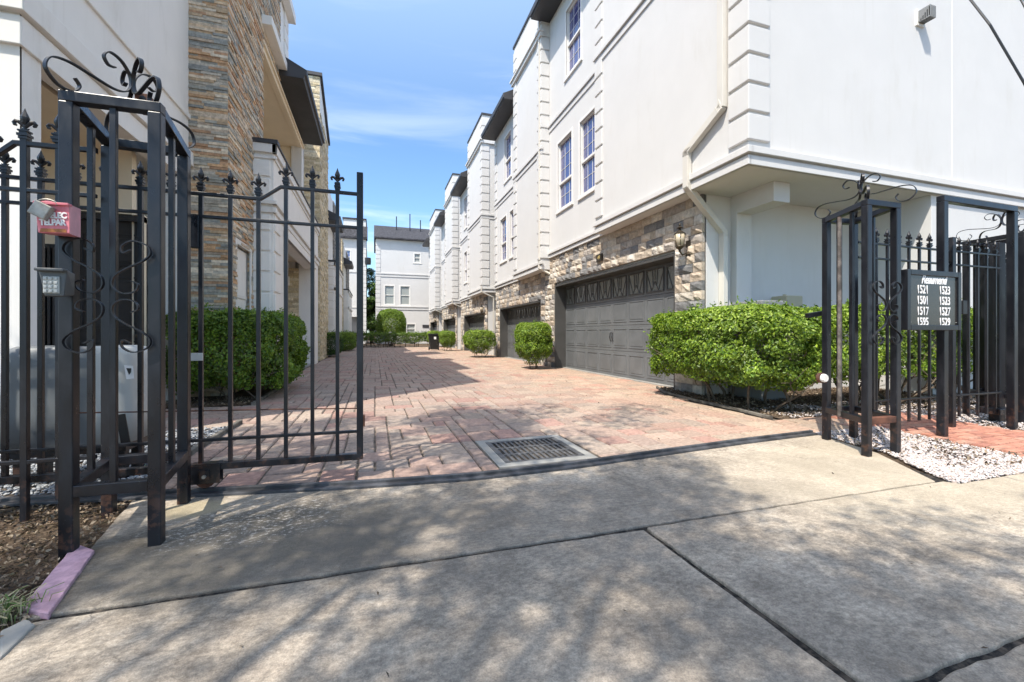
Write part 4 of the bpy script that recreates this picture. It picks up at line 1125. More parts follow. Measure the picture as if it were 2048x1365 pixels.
gate_column('gate_column', 'tall ironwork gate column on the left, carrying the keypad and a wide scrolled crown',
            [(-1.39, 2.58), (-1.04, 2.57), (-1.13, 3.14), (-1.49, 3.11)], 2.2, [-.03, -.005, -.005, -.03], (0, 0), (0, 1), [1, 1, 0, 1])
rc = gate_column('gate_column', 'ironwork gate column on the right beside the address sign, its lower rail rusting',
            [(4.02, 2.54), (4.37, 2.53), (4.59, 3.02), (4.27, 3.06)], 2.2, [-.02, -.02, -.02, -.005], (.02, 0), (0, 1), [0, 1, 1, 2], rust=True)
gate_column('gate_column', 'ironwork column standing beyond the pedestrian gate at the right edge',
            [(7.26, 2.92), (7.62, 2.92), (7.66, 3.44), (7.30, 3.44)], 2.25, [-.02]*4, (0, 0), (0, 1), [1, 1, 1, 1])
# small things fixed on the columns: rusty stub and lens on the left crown
cm = thing('gate_camera', (-1.10, 2.66, 2.2), 'small rusty box camera on top of the left gate column under its scrolls', 'camera')
p = at_y(287, 201, 2.86); m = MB().box(p.x-.033, p.x+.033, p.y-.02, p.y+.09, p.z-.030, p.z+.030).box(p.x-.024, p.x+.03, p.y, p.y+.05, p.z-.062, p.z-.030); m.build('housing', RUST, cm, bevel=.004)
m = MB(); m.tube([Vector((p.x+.004, p.y-.022, p.z)), Vector((p.x+.004, p.y-.01, p.z))], .015, 12); m.build('lens', BLACKP, cm)
# right column extras
pe = thing('photo_eye', (4.22, 3.00, .62), 'round reflector lens bracketed to the right gate column near knee height', 'reflector')
p = at_y(1641, 756, 3.0)
m = MB(); m.lathe([(.001, 0), (.040, .004), (.040, .022), (.034, .034)], (0, 0, 0), 16)
m.v = [(p.x + x, p.y - z - .02, p.z + y) for x, y, z in m.v]; m.build('reflector_lens', WHITE, pe, smooth=False)
m = MB(); m.lathe([(.050, 0), (.050, .03)], (0, 0, 0), 16); m.v = [(p.x + x, p.y - z + .01, p.z + y) for x, y, z in m.v]; m.box(p.x, p.x+.06, p.y-.02, p.y+.02, p.z-.05, p.z-.02); m.build('reflector_housing', RUST, pe)
pp_ = thing('steel_pipe', (4.13, 2.86, .3), 'thin weathered pipe standing against the lane side of the right gate column', 'pipe')
MB().tube([Vector((4.13, 2.84, .28)), Vector((4.13, 2.84, 2.14))], .017, 8).build('pipe', paint('weathered_steel', (.22, .19, .17), .6, .3, 60, .2, (.2, .08, .05), metal=.3, vscale=14), pp_)
sa = thing('stop_arm', (4.3, 3.3, 1.2), 'short black gate stop arm sticking out behind the right gate column', 'gate stop')
p = at_y(1614, 632, 3.35); q = at_y(1690, 628, 3.35)
MB().bar(p, Vector((4.60, 3.35, q.z)), .045, .05).build('arm', IRON, sa, bevel=.004)

# pedestrian gate: tall frame, two fence panels
pg = thing('pedestrian_portal', (6.1, 2.77, 0), 'tall plain square-tube frame over the footpath, higher than the fence', 'gate frame')
for x in (5.49, 6.69): MB().box(x-.034, x+.034, 2.736, 2.804, 0, 2.39).build('post', IRON, pg, bevel=.005)
MB().bar((5.456, 2.77, 2.42), (6.724, 2.77, 2.42), .068, .06).build('head', IRON, pg, bevel=.005)
def fence_panel(name, label, x0, x1, y, z0=.12, zt=1.97, sp=.168, h2=1.82, post=None, group='right hand fence panels', low=.36):
    root = thing(name, ((x0+x1)/2, y, 0), label, 'fence', group)
    n = int((x1-x0)/sp); xs = [x0 + sp*(k+.6) for k in range(n)]
    pickets(root, xs, y, z0, [zt+.02]*len(xs), .022, 1.0)
    for z in (zt, h2, low): MB().bar((x0, y, z), (x1, y, z), .026, .020).build('rail', IRON, root, bevel=.003)
    for x in (post or []): MB().box(x-.03, x+.03, y-.03, y+.03, 0, 2.12).build('post', IRON, root, bevel=.004)
    return root
fence_panel('iron_fence', 'iron fence panel of close pickets behind the address sign', 4.62, 6.04, 3.0, post=[6.10])
fence_panel('pedestrian_gate', 'picketed pedestrian gate leaf inside the tall frame, with a black lock box', 6.14, 7.02, 3.0, post=[])
lk = [o for o in COL.objects if o.name.startswith('pedestrian_gate')][0]
m = MB(); p = at_y(1915, 616, 2.97); m.box(p.x-.045, p.x+.03, 2.90, 2.985, p.z-.075, p.z+.075).box(p.x+.03, p.x+.075, 2.92, 2.96, p.z-.055, p.z+.05); m.build('lock_box', BLACKP, lk, bevel=.006)
fence_panel('iron_fence', 'iron fence panel past the ironwork column at the right edge', 7.5, 9.3, 3.35, post=[9.4])
ms = thing('gate_post', (6.86, 3.12, 0), 'heavy black hinge post on a steel foot at the far side of the footpath', 'post')
m = MB().box(7.07, 7.19, 3.03, 3.13, 0, 2.14); m.build('post', IRON, ms, bevel=.005)
MB().box(6.92, 7.20, 2.96, 3.18, .10, .17).build('foot_plate', IRON, ms, bevel=.005)

# address sign
sg = thing('address_sign', (5.17, 2.70, 1.08), 'dark framed address sign with white house numbers on the right hand fence', 'sign')
m = MB(); X0, X1, Z0, Z1 = 4.765, 5.575, 1.085, 1.66
m.box(X0+.04, X1-.04, 2.675, 2.72, Z0+.04, Z1-.04); m.build('panel', paint('sign_face', (.032, .028, .026), .22, .1, 60, .02), sg)
m = MB()
for a in ((X0, X0+.05, Z0, Z1), (X1-.05, X1, Z0, Z1), (X0+.05, X1-.05, Z0, Z0+.05), (X0+.05, X1-.05, Z1-.05, Z1)): m.box(a[0], a[1], 2.66, 2.735, a[2], a[3])
m.build('frame', IRON, sg, bevel=.004)
for sx in (X0+.065, X1-.065):
    MB().lathe([(.006, 0), (.005, .004), (.001, .005)], (sx, 2.672, Z0+.075), 8).build('screw', ALU, sg)
text_mesh('Reaumend', .120, WHITE, 'lettering', (5.17, 2.673, 1.572), ROT_F, sg, shear=.35, offset=.003, sx=.80, space=.90)
for k, (a, b) in enumerate((('1521', '1523'), ('1501', '1523'), ('1517', '1527'), ('1595', '1529'))):
    z = 1.472 - k*.1035
    text_mesh(a, .112, WHITE, 'lettering', (5.005, 2.673, z), ROT_F, sg, offset=.0015, sx=.74, space=1.04)
    text_mesh(b, .112, WHITE, 'lettering', (5.335, 2.673, z), ROT_F, sg, offset=.0015, sx=.74, space=1.04)

# keypad and faded red box on the left column
ky = 2.54
kp = thing('keypad', (-1.40, ky, 1.35), 'hooded grey entry keypad with twelve pale buttons on the left column', 'keypad')
A = at_y(74, 537, ky-.10); B = at_y(150, 594, ky-.10)
x0, x1, z0, z1 = A.x, at_y(134, 0+540, ky-.10).x, B.z, A.z
m = MB(); yf = ky-.10
m.add([(x0, yf, z1), (x1, yf, z1), (x1-.012, yf, z0), (x0+.025, yf, z0), (x0+.01, yf+.08, z1-.005), (at_y(151, 545, yf+.08).x, yf+.08, z1-.01), (at_y(150, 590, yf+.08).x, yf+.08, z0+.012), (x0+.03, yf+.08, z0)],
      [(0,1,2,3),(7,6,5,4),(0,4,5,1),(1,5,6,2),(2,6,7,3),(3,7,4,0)])
m.build('case', PLASTIC_D := paint('dark_grey_case', (.12, .125, .125), .4, .15, 60, .1), kp, bevel=.006)
m = MB(); m.bar((x0+.004, yf-.012, z1-.006), (x1+.002, yf-.012, z1-.006), .034, .014); m.build('hood', PLASTIC_D, kp, bevel=.004)
kx0, kx1, kz0, kz1 = at_y(88, 0, yf).x, at_y(120, 0, yf).x, at_y(0+88, 587, yf).z, at_y(88, 553, yf).z
m = MB().box(kx0, kx1, yf-.008, yf+.002, kz0, kz1); kpl = m.build('key_plate', KEYM, kp, bevel=.002); ORG[kpl.name] = ORG[kp.name]
for r_ in range(4):
    for c in range(3):
        x = kx0+(kx1-kx0)*(c+.5)/3; z = kz0+(kz1-kz0)*(r_+.5)/4
        MB().box(x-.0062, x+.0062, yf-.013, yf-.007, z-.006, z+.006).build('button', PLASTIC_L, kpl, bevel=.002)
rbx = thing('red_box', (-1.42, ky-.1, 1.6), 'sun-faded red plastic box with torn white lettering strapped to the left column', 'box')
yf = ky-.14
T = lambda px, py, y=None: at_y(px, py, y or yf)
a, b, c, d = T(69, 404), T(138, 409), T(139, 468), T(76, 466)
a2, b2, c2, d2 = T(96, 400, ky+.02), T(161, 419, ky+.0), T(161, 476, ky+.0), T(96, 470, ky+.02)
m = MB(); m.add([a, b, c, d, a2, b2, c2, d2], [(0,1,2,3),(7,6,5,4),(0,4,5,1),(2,6,7,3),(3,7,4,0)]); m.build('box_body', REDBOX, rbx, bevel=.004)
m = MB(); off = Vector((.0015, -.0015, 0)); m.add([b+off, b2+off, c2+off, c+off, b+off*.2, b2+off*.2, c2+off*.2, c+off*.2], [(0,1,2,3),(7,6,5,4)]); m.build('side_panel', REDSIDE, rbx)
m = MB(); e = Vector((0, -.002, 0)); m.add([T(82, 457)+e, T(132, 459)+e, T(134, 466)+e, T(80, 464)+e, T(82, 457)-e, T(132, 459)-e, T(134, 466)-e, T(80, 464)-e], [(0,1,2,3),(0,4,5,1),(1,5,6,2),(2,6,7,3),(3,7,4,0)]); m.build('orange_patch', ORANGE, rbx)
m = MB(); m.add([T(69, 403)+e*6, T(140, 408)+e*6, T(140, 413)+e*6, T(69, 409)+e*6, T(69, 403)-e*8, T(140, 408)-e*8, T(140, 413)-e*8, T(69, 409)-e*8], [(0,1,2,3),(7,6,5,4),(0,4,5,1),(1,5,6,2),(2,6,7,3),(3,7,4,0)]); m.build('lip', REDBOX, rbx, bevel=.002)
tz = Euler((math.pi/2, math.radians(-3), 0)).to_quaternion()
text_mesh('TELEC', .036, WHITE, 'lettering', T(113, 432)+e*1.2, tz, rbx, offset=.0015, sx=.80, space=.9)
text_mesh('TELPAR', .036, WHITE, 'lettering', T(106, 446)+e*1.2, tz, rbx, offset=.0015, sx=.80, space=.9)
pk = thing('padlock', (-1.42, ky-.18, 1.62), 'worn zinc padlock hanging askew over the corner of the faded red box', 'padlock')
c0 = T(83, 421, yf-.02); m = MB()
rm = Matrix.Rotation(math.radians(28), 3, 'Y')
q8 = [c0 + rm @ Vector((sx*.032, sy*.014, sz*.032)) for sz in (-1, 1) for sx, sy in ((-1,-1),(1,-1),(1,1),(-1,1))]
m.add(q8, [(0,3,2,1),(4,5,6,7),(0,1,5,4),(1,2,6,5),(2,3,7,6),(3,0,4,7)]); m.build('lock_body', ALU, pk, bevel=.004)
m = MB(); m.tube([c0 + Vector((.035*math.cos(t)+.012, .012, .030+.022*math.sin(t))) for t in [math.pi*k/8 for k in range(9)]], .0045, 8); m.build('shackle', ALU, pk)

# gate operator housing on its stand
op = thing('gate_operator', (-2.05, 3.9, 0), 'large grey moulded gate motor housing on a low stand behind the gate', 'gate operator')
m = MB(); nl = 6; lev = [(0, .25, 1.0), (.02, .235, 1.03), (.30, .0, 1.0), (.66, 0, .97), (.715, 0, .93), (.735, 0, .84)]
x0, x1, y0, y1 = -2.42, -1.66, 3.72, 4.16
rings = []
for z, k in ((.27, 1.0), (.50, .995), (.80, .975), (.90, .955), (.945, .90), (.962, .80)):
    cx, cy = (x0+x1)/2, (y0+y1)/2; hx, hy = (x1-x0)/2*k, (y1-y0)/2*k; ring = []
    for t in range(32):
        an = 2*math.pi*(t+.5)/32; c_, s_ = math.cos(an), math.sin(an)
        ring.append((cx + hx*math.copysign(abs(c_)**.35, c_), cy + hy*math.copysign(abs(s_)**.35, s_), z))
    rings.append(ring)
vs = [p for r_ in rings for p in r_]; fs = [(i*32+k, i*32+(k+1) % 32, (i+1)*32+(k+1) % 32, (i+1)*32+k) for i in range(len(rings)-1) for k in range(32)]
fs.append(tuple((len(rings)-1)*32+k for k in range(32))); fs.append(tuple(range(32))[::-1]); m.add(vs, fs)
split = at_y(168, 800, y0).x  # one housing cut at this x: left part darker, right part paler
for nm_, mt_, keep in (('housing', paint('dark_housing', (.13, .14, .145), .45, .08, 150, .06), lambda x: x < split), ('housing_right', PLASTIC_L, lambda x: x >= split)):
    mm = MB(); mm.v = list(m.v)
    for f in m.f:
        if len(f) == 4 and keep(sum(m.v[i][0] for i in f)/4): mm.f.append(f); mm.c.append((1, 1, 1))
        if len(f) > 4:
            pts = [m.v[i] for i in f]; h_ = [i for i in f if keep(m.v[i][0])]
            if len(h_) > 2: mm.f.append(tuple(h_)); mm.c.append((1, 1, 1))
    us = sorted({i for f in mm.f for i in f}); ix = {i: k for k, i in enumerate(us)}; mm.v = [mm.v[i] for i in us]; mm.f = [tuple(ix[i] for i in f) for f in mm.f]
    mm.build(nm_, mt_, op, smooth=True)
m = MB(); m.box(x0+.05, x1-.05, y0+.05, y1-.05, .20, .27); m.build('base_plate', IRON, op, bevel=.004)
for x in (x0+.10, x1-.10): MB().box(x-.03, x+.03, y0+.08, y0+.14, -.02, .20).build('leg', IRON, op); MB().box(x-.03, x+.03, y1-.14, y1-.08, -.02, .20).build('leg', IRON, op)
p = at_y(258, 745, y0-.004); m = MB(); m.add([(p.x-.028, y0-.003, p.z+.05), (p.x+.022, y0-.003, p.z+.045), (p.x+.028, y0-.003, p.z-.045), (p.x-.016, y0-.003, p.z-.05), (p.x-.028, y0, p.z+.05), (p.x+.022, y0, p.z+.045), (p.x+.028, y0, p.z-.045), (p.x-.016, y0, p.z-.05)], [(0,1,2,3),(0,4,5,1),(1,5,6,2),(2,6,7,3),(3,7,4,0)])
m.build('sticker', WHITE, op)
m = MB(); m.add([(p.x-.016, y0-.0045, p.z+.03), (p.x+.014, y0-.0045, p.z+.028), (p.x+.012, y0-.0045, p.z+.0), (p.x+.0, y0-.0045, p.z-.02)], [(0,1,2,3)]); m.build('sticker_print', BLACKP, op)
st_ = thing('steel_offcut', (-1.75, 3.5, .5), 'short black steel arm leaning down beside the gate motor housing', 'bracket')
a, b = at_y(241, 829, 3.5), at_y(252, 882, 3.5)
MB().bar(a, b + Vector((0, 0, -.02)), .05, .012, up=(0,1,0)).build('arm', BLACKP, st_, bevel=.002)
sk = thing('timber_stake', (-1.7, 3.6, 0), 'short split timber stake and dark block beneath the gate motor', 'stake')
a = at_z(262, 920); MB().box(a.x-.03, a.x+.01, 3.55, 3.60, -.02, .24).box(a.x+.012, a.x+.03, 3.54, 3.57, -.02, .25).build('stake', TIMB, sk, bevel=.003)

# painted board lying in the bed, broken concrete piece, overhead cables, utility boxes
bd_ = thing('painted_board', (-1.35, 2.3, 0), 'chipped lilac-pink painted board lying beside the driveway slab', 'board')
c1, c2, c3, c4 = at_z(152, 1088, .012), at_z(189, 1102, .012), at_z(97, 1229, .012), at_z(42, 1217, .012)
def edge(a, b, n=14, amp=.004):
    out = []
    for k in range(n):
        p = a.lerp(b, k/n); out.append((p.x + amp*mnoise.noise((p.x*40, p.y*40, 0)), p.y + amp*mnoise.noise((p.x*40, p.y*40, 7))))
    return out
poly = edge(c1, c2, 4) + edge(c2, c3) + edge(c3, c4, 4) + edge(c4, c1)
MB().prism(poly, -.012, .016).build('board', PINK, bd_, bevel=.004)
ck = thing('concrete_fragment', (-1.40, 1.95, 0), 'pale broken kerb fragment in the bottom left corner', 'concrete fragment')
c1, c2, c3, c4 = at_z(0, 1265), at_z(52, 1240), at_z(70, 1252), at_z(0, 1320)
MB().prism(edge(c1, c2, 6) + edge(c2, c3, 3) + edge(c3, c4, 6) + edge(c4, c1, 4), -.05, .006).build('fragment', CONC_L, ck, bevel=.006)
cw = [at_y(1935, -8, 1.5), at_y(1980, 50, 1.4), at_y(2048, 166, 1.3), at_y(2160, 380, 1.2)]
c0 = cw[0] + (cw[0]-cw[1])*9
m = MB(); m.tube([c0] + cw + [cw[-1] + (cw[-1]-cw[-2])*1.2], .0055, 6); tag(m.build('overhead_cable', BLACKP), 'black overhead cable sagging across the top right corner', 'cable')
cw = [at_y(2036, -10, 1.6), at_y(2060, 35, 1.55), at_y(2120, 130, 1.5)]
m = MB(); m.tube([cw[0] + (cw[0]-cw[1])*9] + cw + [cw[-1] + (cw[-1]-cw[-2])*2], .0045, 6); tag(m.build('overhead_cable', BLACKP), 'second thin cable just touching the extreme top right corner', 'cable')
ub = thing('utility_box', (7.2, 5.5, 1.2), 'beige metal utility box on the shaded wall above the hedge', 'utility box')
a, b = at_y(1574, 632, 5.55), at_y(1606, 592, 5.55)
m = MB().box(a.x, b.x, 5.55, 5.86, .5, b.z); m.build('case', BEIGE, ub, bevel=.015); MB().tube([Vector(((a.x+b.x)/2-.06, 5.7, b.z)), Vector(((a.x+b.x)/2-.06, 5.7, b.z+.03))], .03, 8).build('cap', BEIGE, ub)
ac = thing('condenser', (6.5, 5.4, 0), 'low grey air conditioning unit peeking over the hedge', 'condenser')
a, b = at_y(1503, 620, 5.3), at_y(1560, 604, 5.3)
m = MB().box(a.x, b.x-.1, 5.1, 5.72, 0, b.z); m.build('cabinet', PLASTIC, ac, bevel=.02)
m = MB(); 
for k in range(14): m.box(a.x-.004, b.x-.096, 5.094, 5.10, .2+k*.06, .225+k*.06)
m.build('louvres', PLASTIC_L, ac)
hd = thing('conduit_elbow', (6.9, 5.5, 1.1), 'pale curved duct hood beside the beige utility box', 'duct')
p = at_y(1555, 612, 5.55); m = MB(); m.tube([Vector((p.x+.12*math.cos(t), 5.6, .62+(p.z-.60)*1.0*math.sin(t)**.6)) for t in [math.pi*k/8+.001 for k in range(8)]], .07, 10); m.build('duct', PLASTIC_L, hd, smooth=True)
# wheeled bin
wbn = thing('wheelie_bin', (3.6, 27.5, 0), 'black wheeled rubbish bin with a small white label by the far garages', 'bin')
m = MB(); bx, by = 3.62, 27.5
m.add([(bx-.26, by-.28, .06), (bx+.26, by-.28, .06), (bx+.26, by+.28, .06), (bx-.26, by+.28, .06), (bx-.34, by-.36, 1.0), (bx+.34, by-.36, 1.0), (bx+.34, by+.36, 1.0), (bx-.34, by+.36, 1.0)],
      [(0,3,2,1),(4,5,6,7),(0,1,5,4),(1,2,6,5),(2,3,7,6),(3,0,4,7)])
m.build('body', BLACKP, wbn, bevel=.02)
m = MB().box(bx-.37, bx+.37, by-.39, by+.40, .99, 1.05); m.build('lid', BLACKP, wbn, bevel=.02)
m = MB().box(bx-.06, bx+.08, by-.352, by-.335, .70, .86); m.build('label', WHITE, wbn)
for s_ in (-1, 1): MB().tube([Vector((bx+s_*.27, by+.25, .12)), Vector((bx+s_*.33, by+.25, .12))], .12, 14).build('wheel', BLACKP, wbn)

# ------------------------------------------------------------------ planting
def leaves(name, P, N, size, pal, mat=LEAF, parent=None, var=.25, aspect=.5, flat=.35, clump=0):
    """one mesh of folded leaf blades at points P, roughly facing N"""
    n = len(P); P = np.asarray(P, float); N = np.asarray(N, float)
    N = N / (np.linalg.norm(N, axis=1, keepdims=True) + 1e-9)
    a = RNG.normal(size=(n, 3)); N2 = N + RNG.normal(scale=.55, size=(n, 3)); N2 /= np.linalg.norm(N2, axis=1, keepdims=True)
    d = a - (a*N2).sum(1, keepdims=True)*N2; d /= (np.linalg.norm(d, axis=1, keepdims=True)+1e-9)
    d[:, 2] += .15; d /= np.linalg.norm(d, axis=1, keepdims=True)
    s = np.cross(N2, d); L = (size*RNG.uniform(.6, 1.25, (n, 1)))
    w = L*aspect*.5
    V = np.empty((n, 4, 3))
    V[:, 0] = P - d*L*.5; V[:, 2] = P + d*L*.5
    V[:, 1] = P + s*w + N2*L*.10 - d*L*.05; V[:, 3] = P - s*w + N2*L*.10 - d*L*.05
    org = ORG.get(parent.name, Vector((0,0,0))) if parent else Vector((0,0,0))
    V -= np.array(org)
    me = bpy.data.meshes.new(name)
    me.vertices.add(n*4); me.vertices.foreach_set('co', V.reshape(-1).astype(np.float32))
    f = np.array([(0, 1, 2), (0, 2, 3)])[None] + (np.arange(n)*4)[:, None, None]
    me.loops.add(n*6); me.loops.foreach_set('vertex_index', f.reshape(-1).astype(np.int32))
    me.polygons.add(n*2); me.polygons.foreach_set('loop_start', (np.arange(n*2)*3).astype(np.int32))
    me.update(calc_edges=True)
    pa = np.array(pal)[RNG.integers(0, len(pal), n)] * (1 + RNG.uniform(-var, var, (n, 1)))
    if clump: pa = pa * np.array([1 + clump*1.6*mnoise.noise((x*5.5, y*5.5, z*5.5)) for x, y, z in P])[:, None]
    at = me.attributes.new('tone', 'FLOAT_COLOR', 'FACE')
    at.data.foreach_set('color', np.repeat(np.c_[pa, np.ones(n)], 2, 0).reshape(-1).astype(np.float32))
    me.materials.append(mat)
    o = bpy.data.objects.new(name, me); COL.objects.link(o)
    if parent: o.parent = parent
    return o
def shell_pts(n, c, h, p=4, depth=.22, gap=.0, seed=0, lump=.10, bottom=None, fs=2.2):
    """points in the outer shell of a lumpy rounded box; returns positions and outward directions"""
    out = []; nr = []; r = random.Random(seed); c = Vector(c)
    A = h[0]*h[1]; B = h[1]*h[2]; C_ = h[0]*h[2]
    while len(out) < n:
        k = r.random()*(A+B+C_)
        d = [r.uniform(-1, 1), r.uniform(-1, 1), r.uniform(-1, 1)]
        ax = 2 if k < A else (0 if k < A+B else 1)
        d[ax] = 1 if r.random() < (.78 if ax == 2 else .5) else -1
        q = (abs(d[0])**p + abs(d[1])**p + abs(d[2])**p)**(1/p)
        u = Vector((d[0]/q, d[1]/q, d[2]/q))
        pos = Vector((u.x*h[0], u.y*h[1], u.z*h[2]))
        w = c + pos
        ln = mnoise.noise(w*fs + Vector((seed, 0, 0)))
        ln2 = mnoise.noise(w*fs*2.7 + Vector((0, seed, 0)))
        if gap and ln2 + .6*ln < -gap and r.random() < .85: continue
        k2 = 1 + lump*ln + lump*.5*ln2 - min(.75, r.expovariate(1/depth))*(1/max(h))*.5*(.6+r.random())
        P_ = c + pos*k2
        if bottom is not None and P_.z < bottom(P_, r): continue
        out.append(P_[:]); nr.append((u.x, u.y, u.z+.45))
    return out, nr
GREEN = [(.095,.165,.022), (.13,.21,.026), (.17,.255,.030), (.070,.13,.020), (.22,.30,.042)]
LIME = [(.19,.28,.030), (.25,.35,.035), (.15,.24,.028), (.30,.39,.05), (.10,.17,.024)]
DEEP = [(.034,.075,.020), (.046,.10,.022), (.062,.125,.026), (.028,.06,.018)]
def stems(root, c, h, n, zt, r0=.018, seed=0, name='stem', spread=.5):
    r = random.Random(seed)
    for k in range(n):
        x = c[0] + r.uniform(-1, 1)*h[0]*spread; y = c[1] + r.uniform(-1, 1)*h[1]*.75
        m = MB()
        def limb(p, d, L, rad, dep):
            pts = [p]; q = Vector(p)
            for i in range(4):
                d2 = (d + Vector((r.gauss(0, .22), r.gauss(0, .22), r.gauss(0, .1)))).normalized(); q = q + d2*L/4; pts.append(q.copy()); d = d2
            m.tube(pts, [rad*(1-.13*i) for i in range(5)], 5)
            if dep:
                for _ in range(2 + (dep > 1)):
                    dd = (d + Vector((r.gauss(0, .7), r.gauss(0, .7), r.uniform(0, .5)))).normalized(); limb(pts[r.choice((2, 3, 4))], dd, L*.75, rad*.55, dep-1)
        limb(Vector((x, y, -.03)), Vector((r.gauss(0, .3), r.gauss(0, .3), 1)).normalized(), zt*.5, r0*r.uniform(.6, 1.2), 2)
        m.build(name, BARK, root, smooth=True)
def bush(name, label, c, h, n, size, pal, cat='bush', group=None, seed=1, gap=0, p=4, depth=.2, bottom=None, nst=3, lump=.1, r0=.015, toppal=None):
    root = thing(name, (c[0], c[1], 0), label, cat, group)
    P, N = shell_pts(n, c, h, p, depth, gap, seed, lump, bottom)
    # loose shoots standing out of the clipped face
    r = random.Random(seed*7+1); P = list(P); N = list(N); m0 = len(P); tops = []
    for k in range(int(n*.011)):
        i = r.randrange(m0); b = Vector(P[i]); d = (Vector(N[i]) + Vector((r.gauss(0,.5), r.gauss(0,.5), r.uniform(.1,.9)))).normalized(); L = r.uniform(1.2, 3.4)*size
        for q in range(7):
            P.append((b + d*L*(q+1)/7 + Vector((r.gauss(0,.2), r.gauss(0,.2), r.gauss(0,.2)))*size)[:]); N.append((r.gauss(0,1), r.gauss(0,1), r.uniform(-.2,1)))
    leaves('foliage', P, N, size, pal, LEAF, root, clump=.38)
    if toppal:
        P2, N2 = shell_pts(n//3, (c[0], c[1], c[2]+h[2]*.5), (h[0]*.99, h[1]*.99, h[2]*.55), p, depth*.4, 0, seed+5, lump, lambda q, r: c[2]+h[2]*.45)
        leaves('new_growth', P2, N2, size*.95, toppal, LEAF, root)
    stems(root, c, h, nst, c[2]+h[2]*.6, r0, seed)
    return root
# big hedge on the right: two clipped runs grown from gnarled stems
def hb(base, amp, f=2.0):
    return lambda q, r: base + amp*(mnoise.noise((q.x*f, q.y*f, 3.0)) + .3) + r.uniform(-.08, .05)
bush('clipped_hedge', 'large bright green hedge with bare gnarled stems in front of the nearest grey garage', (5.24, 5.20, .84), (.84, 1.32, .57), 60000, .050, GREEN+LIME[:2], 'hedge', seed=3, gap=.20, bottom=hb(.24, .42), nst=11, lump=.17, r0=.026, depth=.28, toppal=LIME, p=3.4)
bush('clipped_hedge', 'long bright green hedge running behind the right hand fence and sign', (8.0, 4.35, .86), (2.3, .42, .56), 52000, .050, GREEN+LIME[:2], 'hedge', seed=8, gap=.22, bottom=hb(.38, .34), nst=14, lump=.16, r0=.024, depth=.25, toppal=LIME)
bush('clipped_hedge', 'dense dark green hedge beside the slate chimney breast, behind the gate bars', (-2.20, 8.60, .74), (.86, 1.30, .64), 56000, .055, GREEN+LIME[2:3], 'hedge', seed=5, gap=.30, bottom=hb(.16, .18), nst=6, lump=.13, toppal=GREEN, p=4.6)
G5 = 'clipped shrubs between the garages on the right'
for lab, c, h, n, sd in (('tall clipped shrub between the first and second grey garages', (4.52, 11.95, .72), (.50, .60, .63), 24000, 12),
                     ('spreading shrub narrowing to its stem beside the second garage', (4.45, 18.6, .68), (.62, .85, .50), 20000, 13),
                     ('small clipped shrub between the third and fourth garages', (4.25, 26.2, .68), (.50, .7, .52), 12000, 14),
                     ('farthest shrub of the garage row, behind the wheeled bin', (4.35, 33.6, .72), (.50, .8, .52), 9000, 15)):
    def bt(q, r, c=c, h=h):
        t = max(abs(q.x-c[0])/h[0], abs(q.y-c[1])/h[1]); return .12 + max(0, t-.35)*.75
    bush('clipped_shrub', lab, c, h, n, .05, GREEN+LIME[:2], 'shrub', G5, seed=sd, gap=.26, bottom=bt, nst=5, toppal=LIME, p=3.2, lump=.15)
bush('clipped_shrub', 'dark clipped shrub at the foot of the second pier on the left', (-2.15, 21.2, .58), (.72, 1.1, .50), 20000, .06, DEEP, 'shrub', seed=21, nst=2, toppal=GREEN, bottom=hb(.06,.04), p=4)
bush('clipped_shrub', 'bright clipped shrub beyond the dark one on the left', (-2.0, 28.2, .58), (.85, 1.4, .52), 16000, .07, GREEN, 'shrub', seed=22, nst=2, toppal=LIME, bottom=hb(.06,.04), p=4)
bush('low_hedge', 'low hedge with bare leggy stems closing the far end of the paved lane', (1.2, 34.6, .66), (4.4, .7, .42), 60000, .07, GREEN+DEEP, 'hedge', seed=23, gap=.45, nst=22, bottom=hb(.32, .35, .9), lump=.06, toppal=GREEN, p=6, r0=.03)
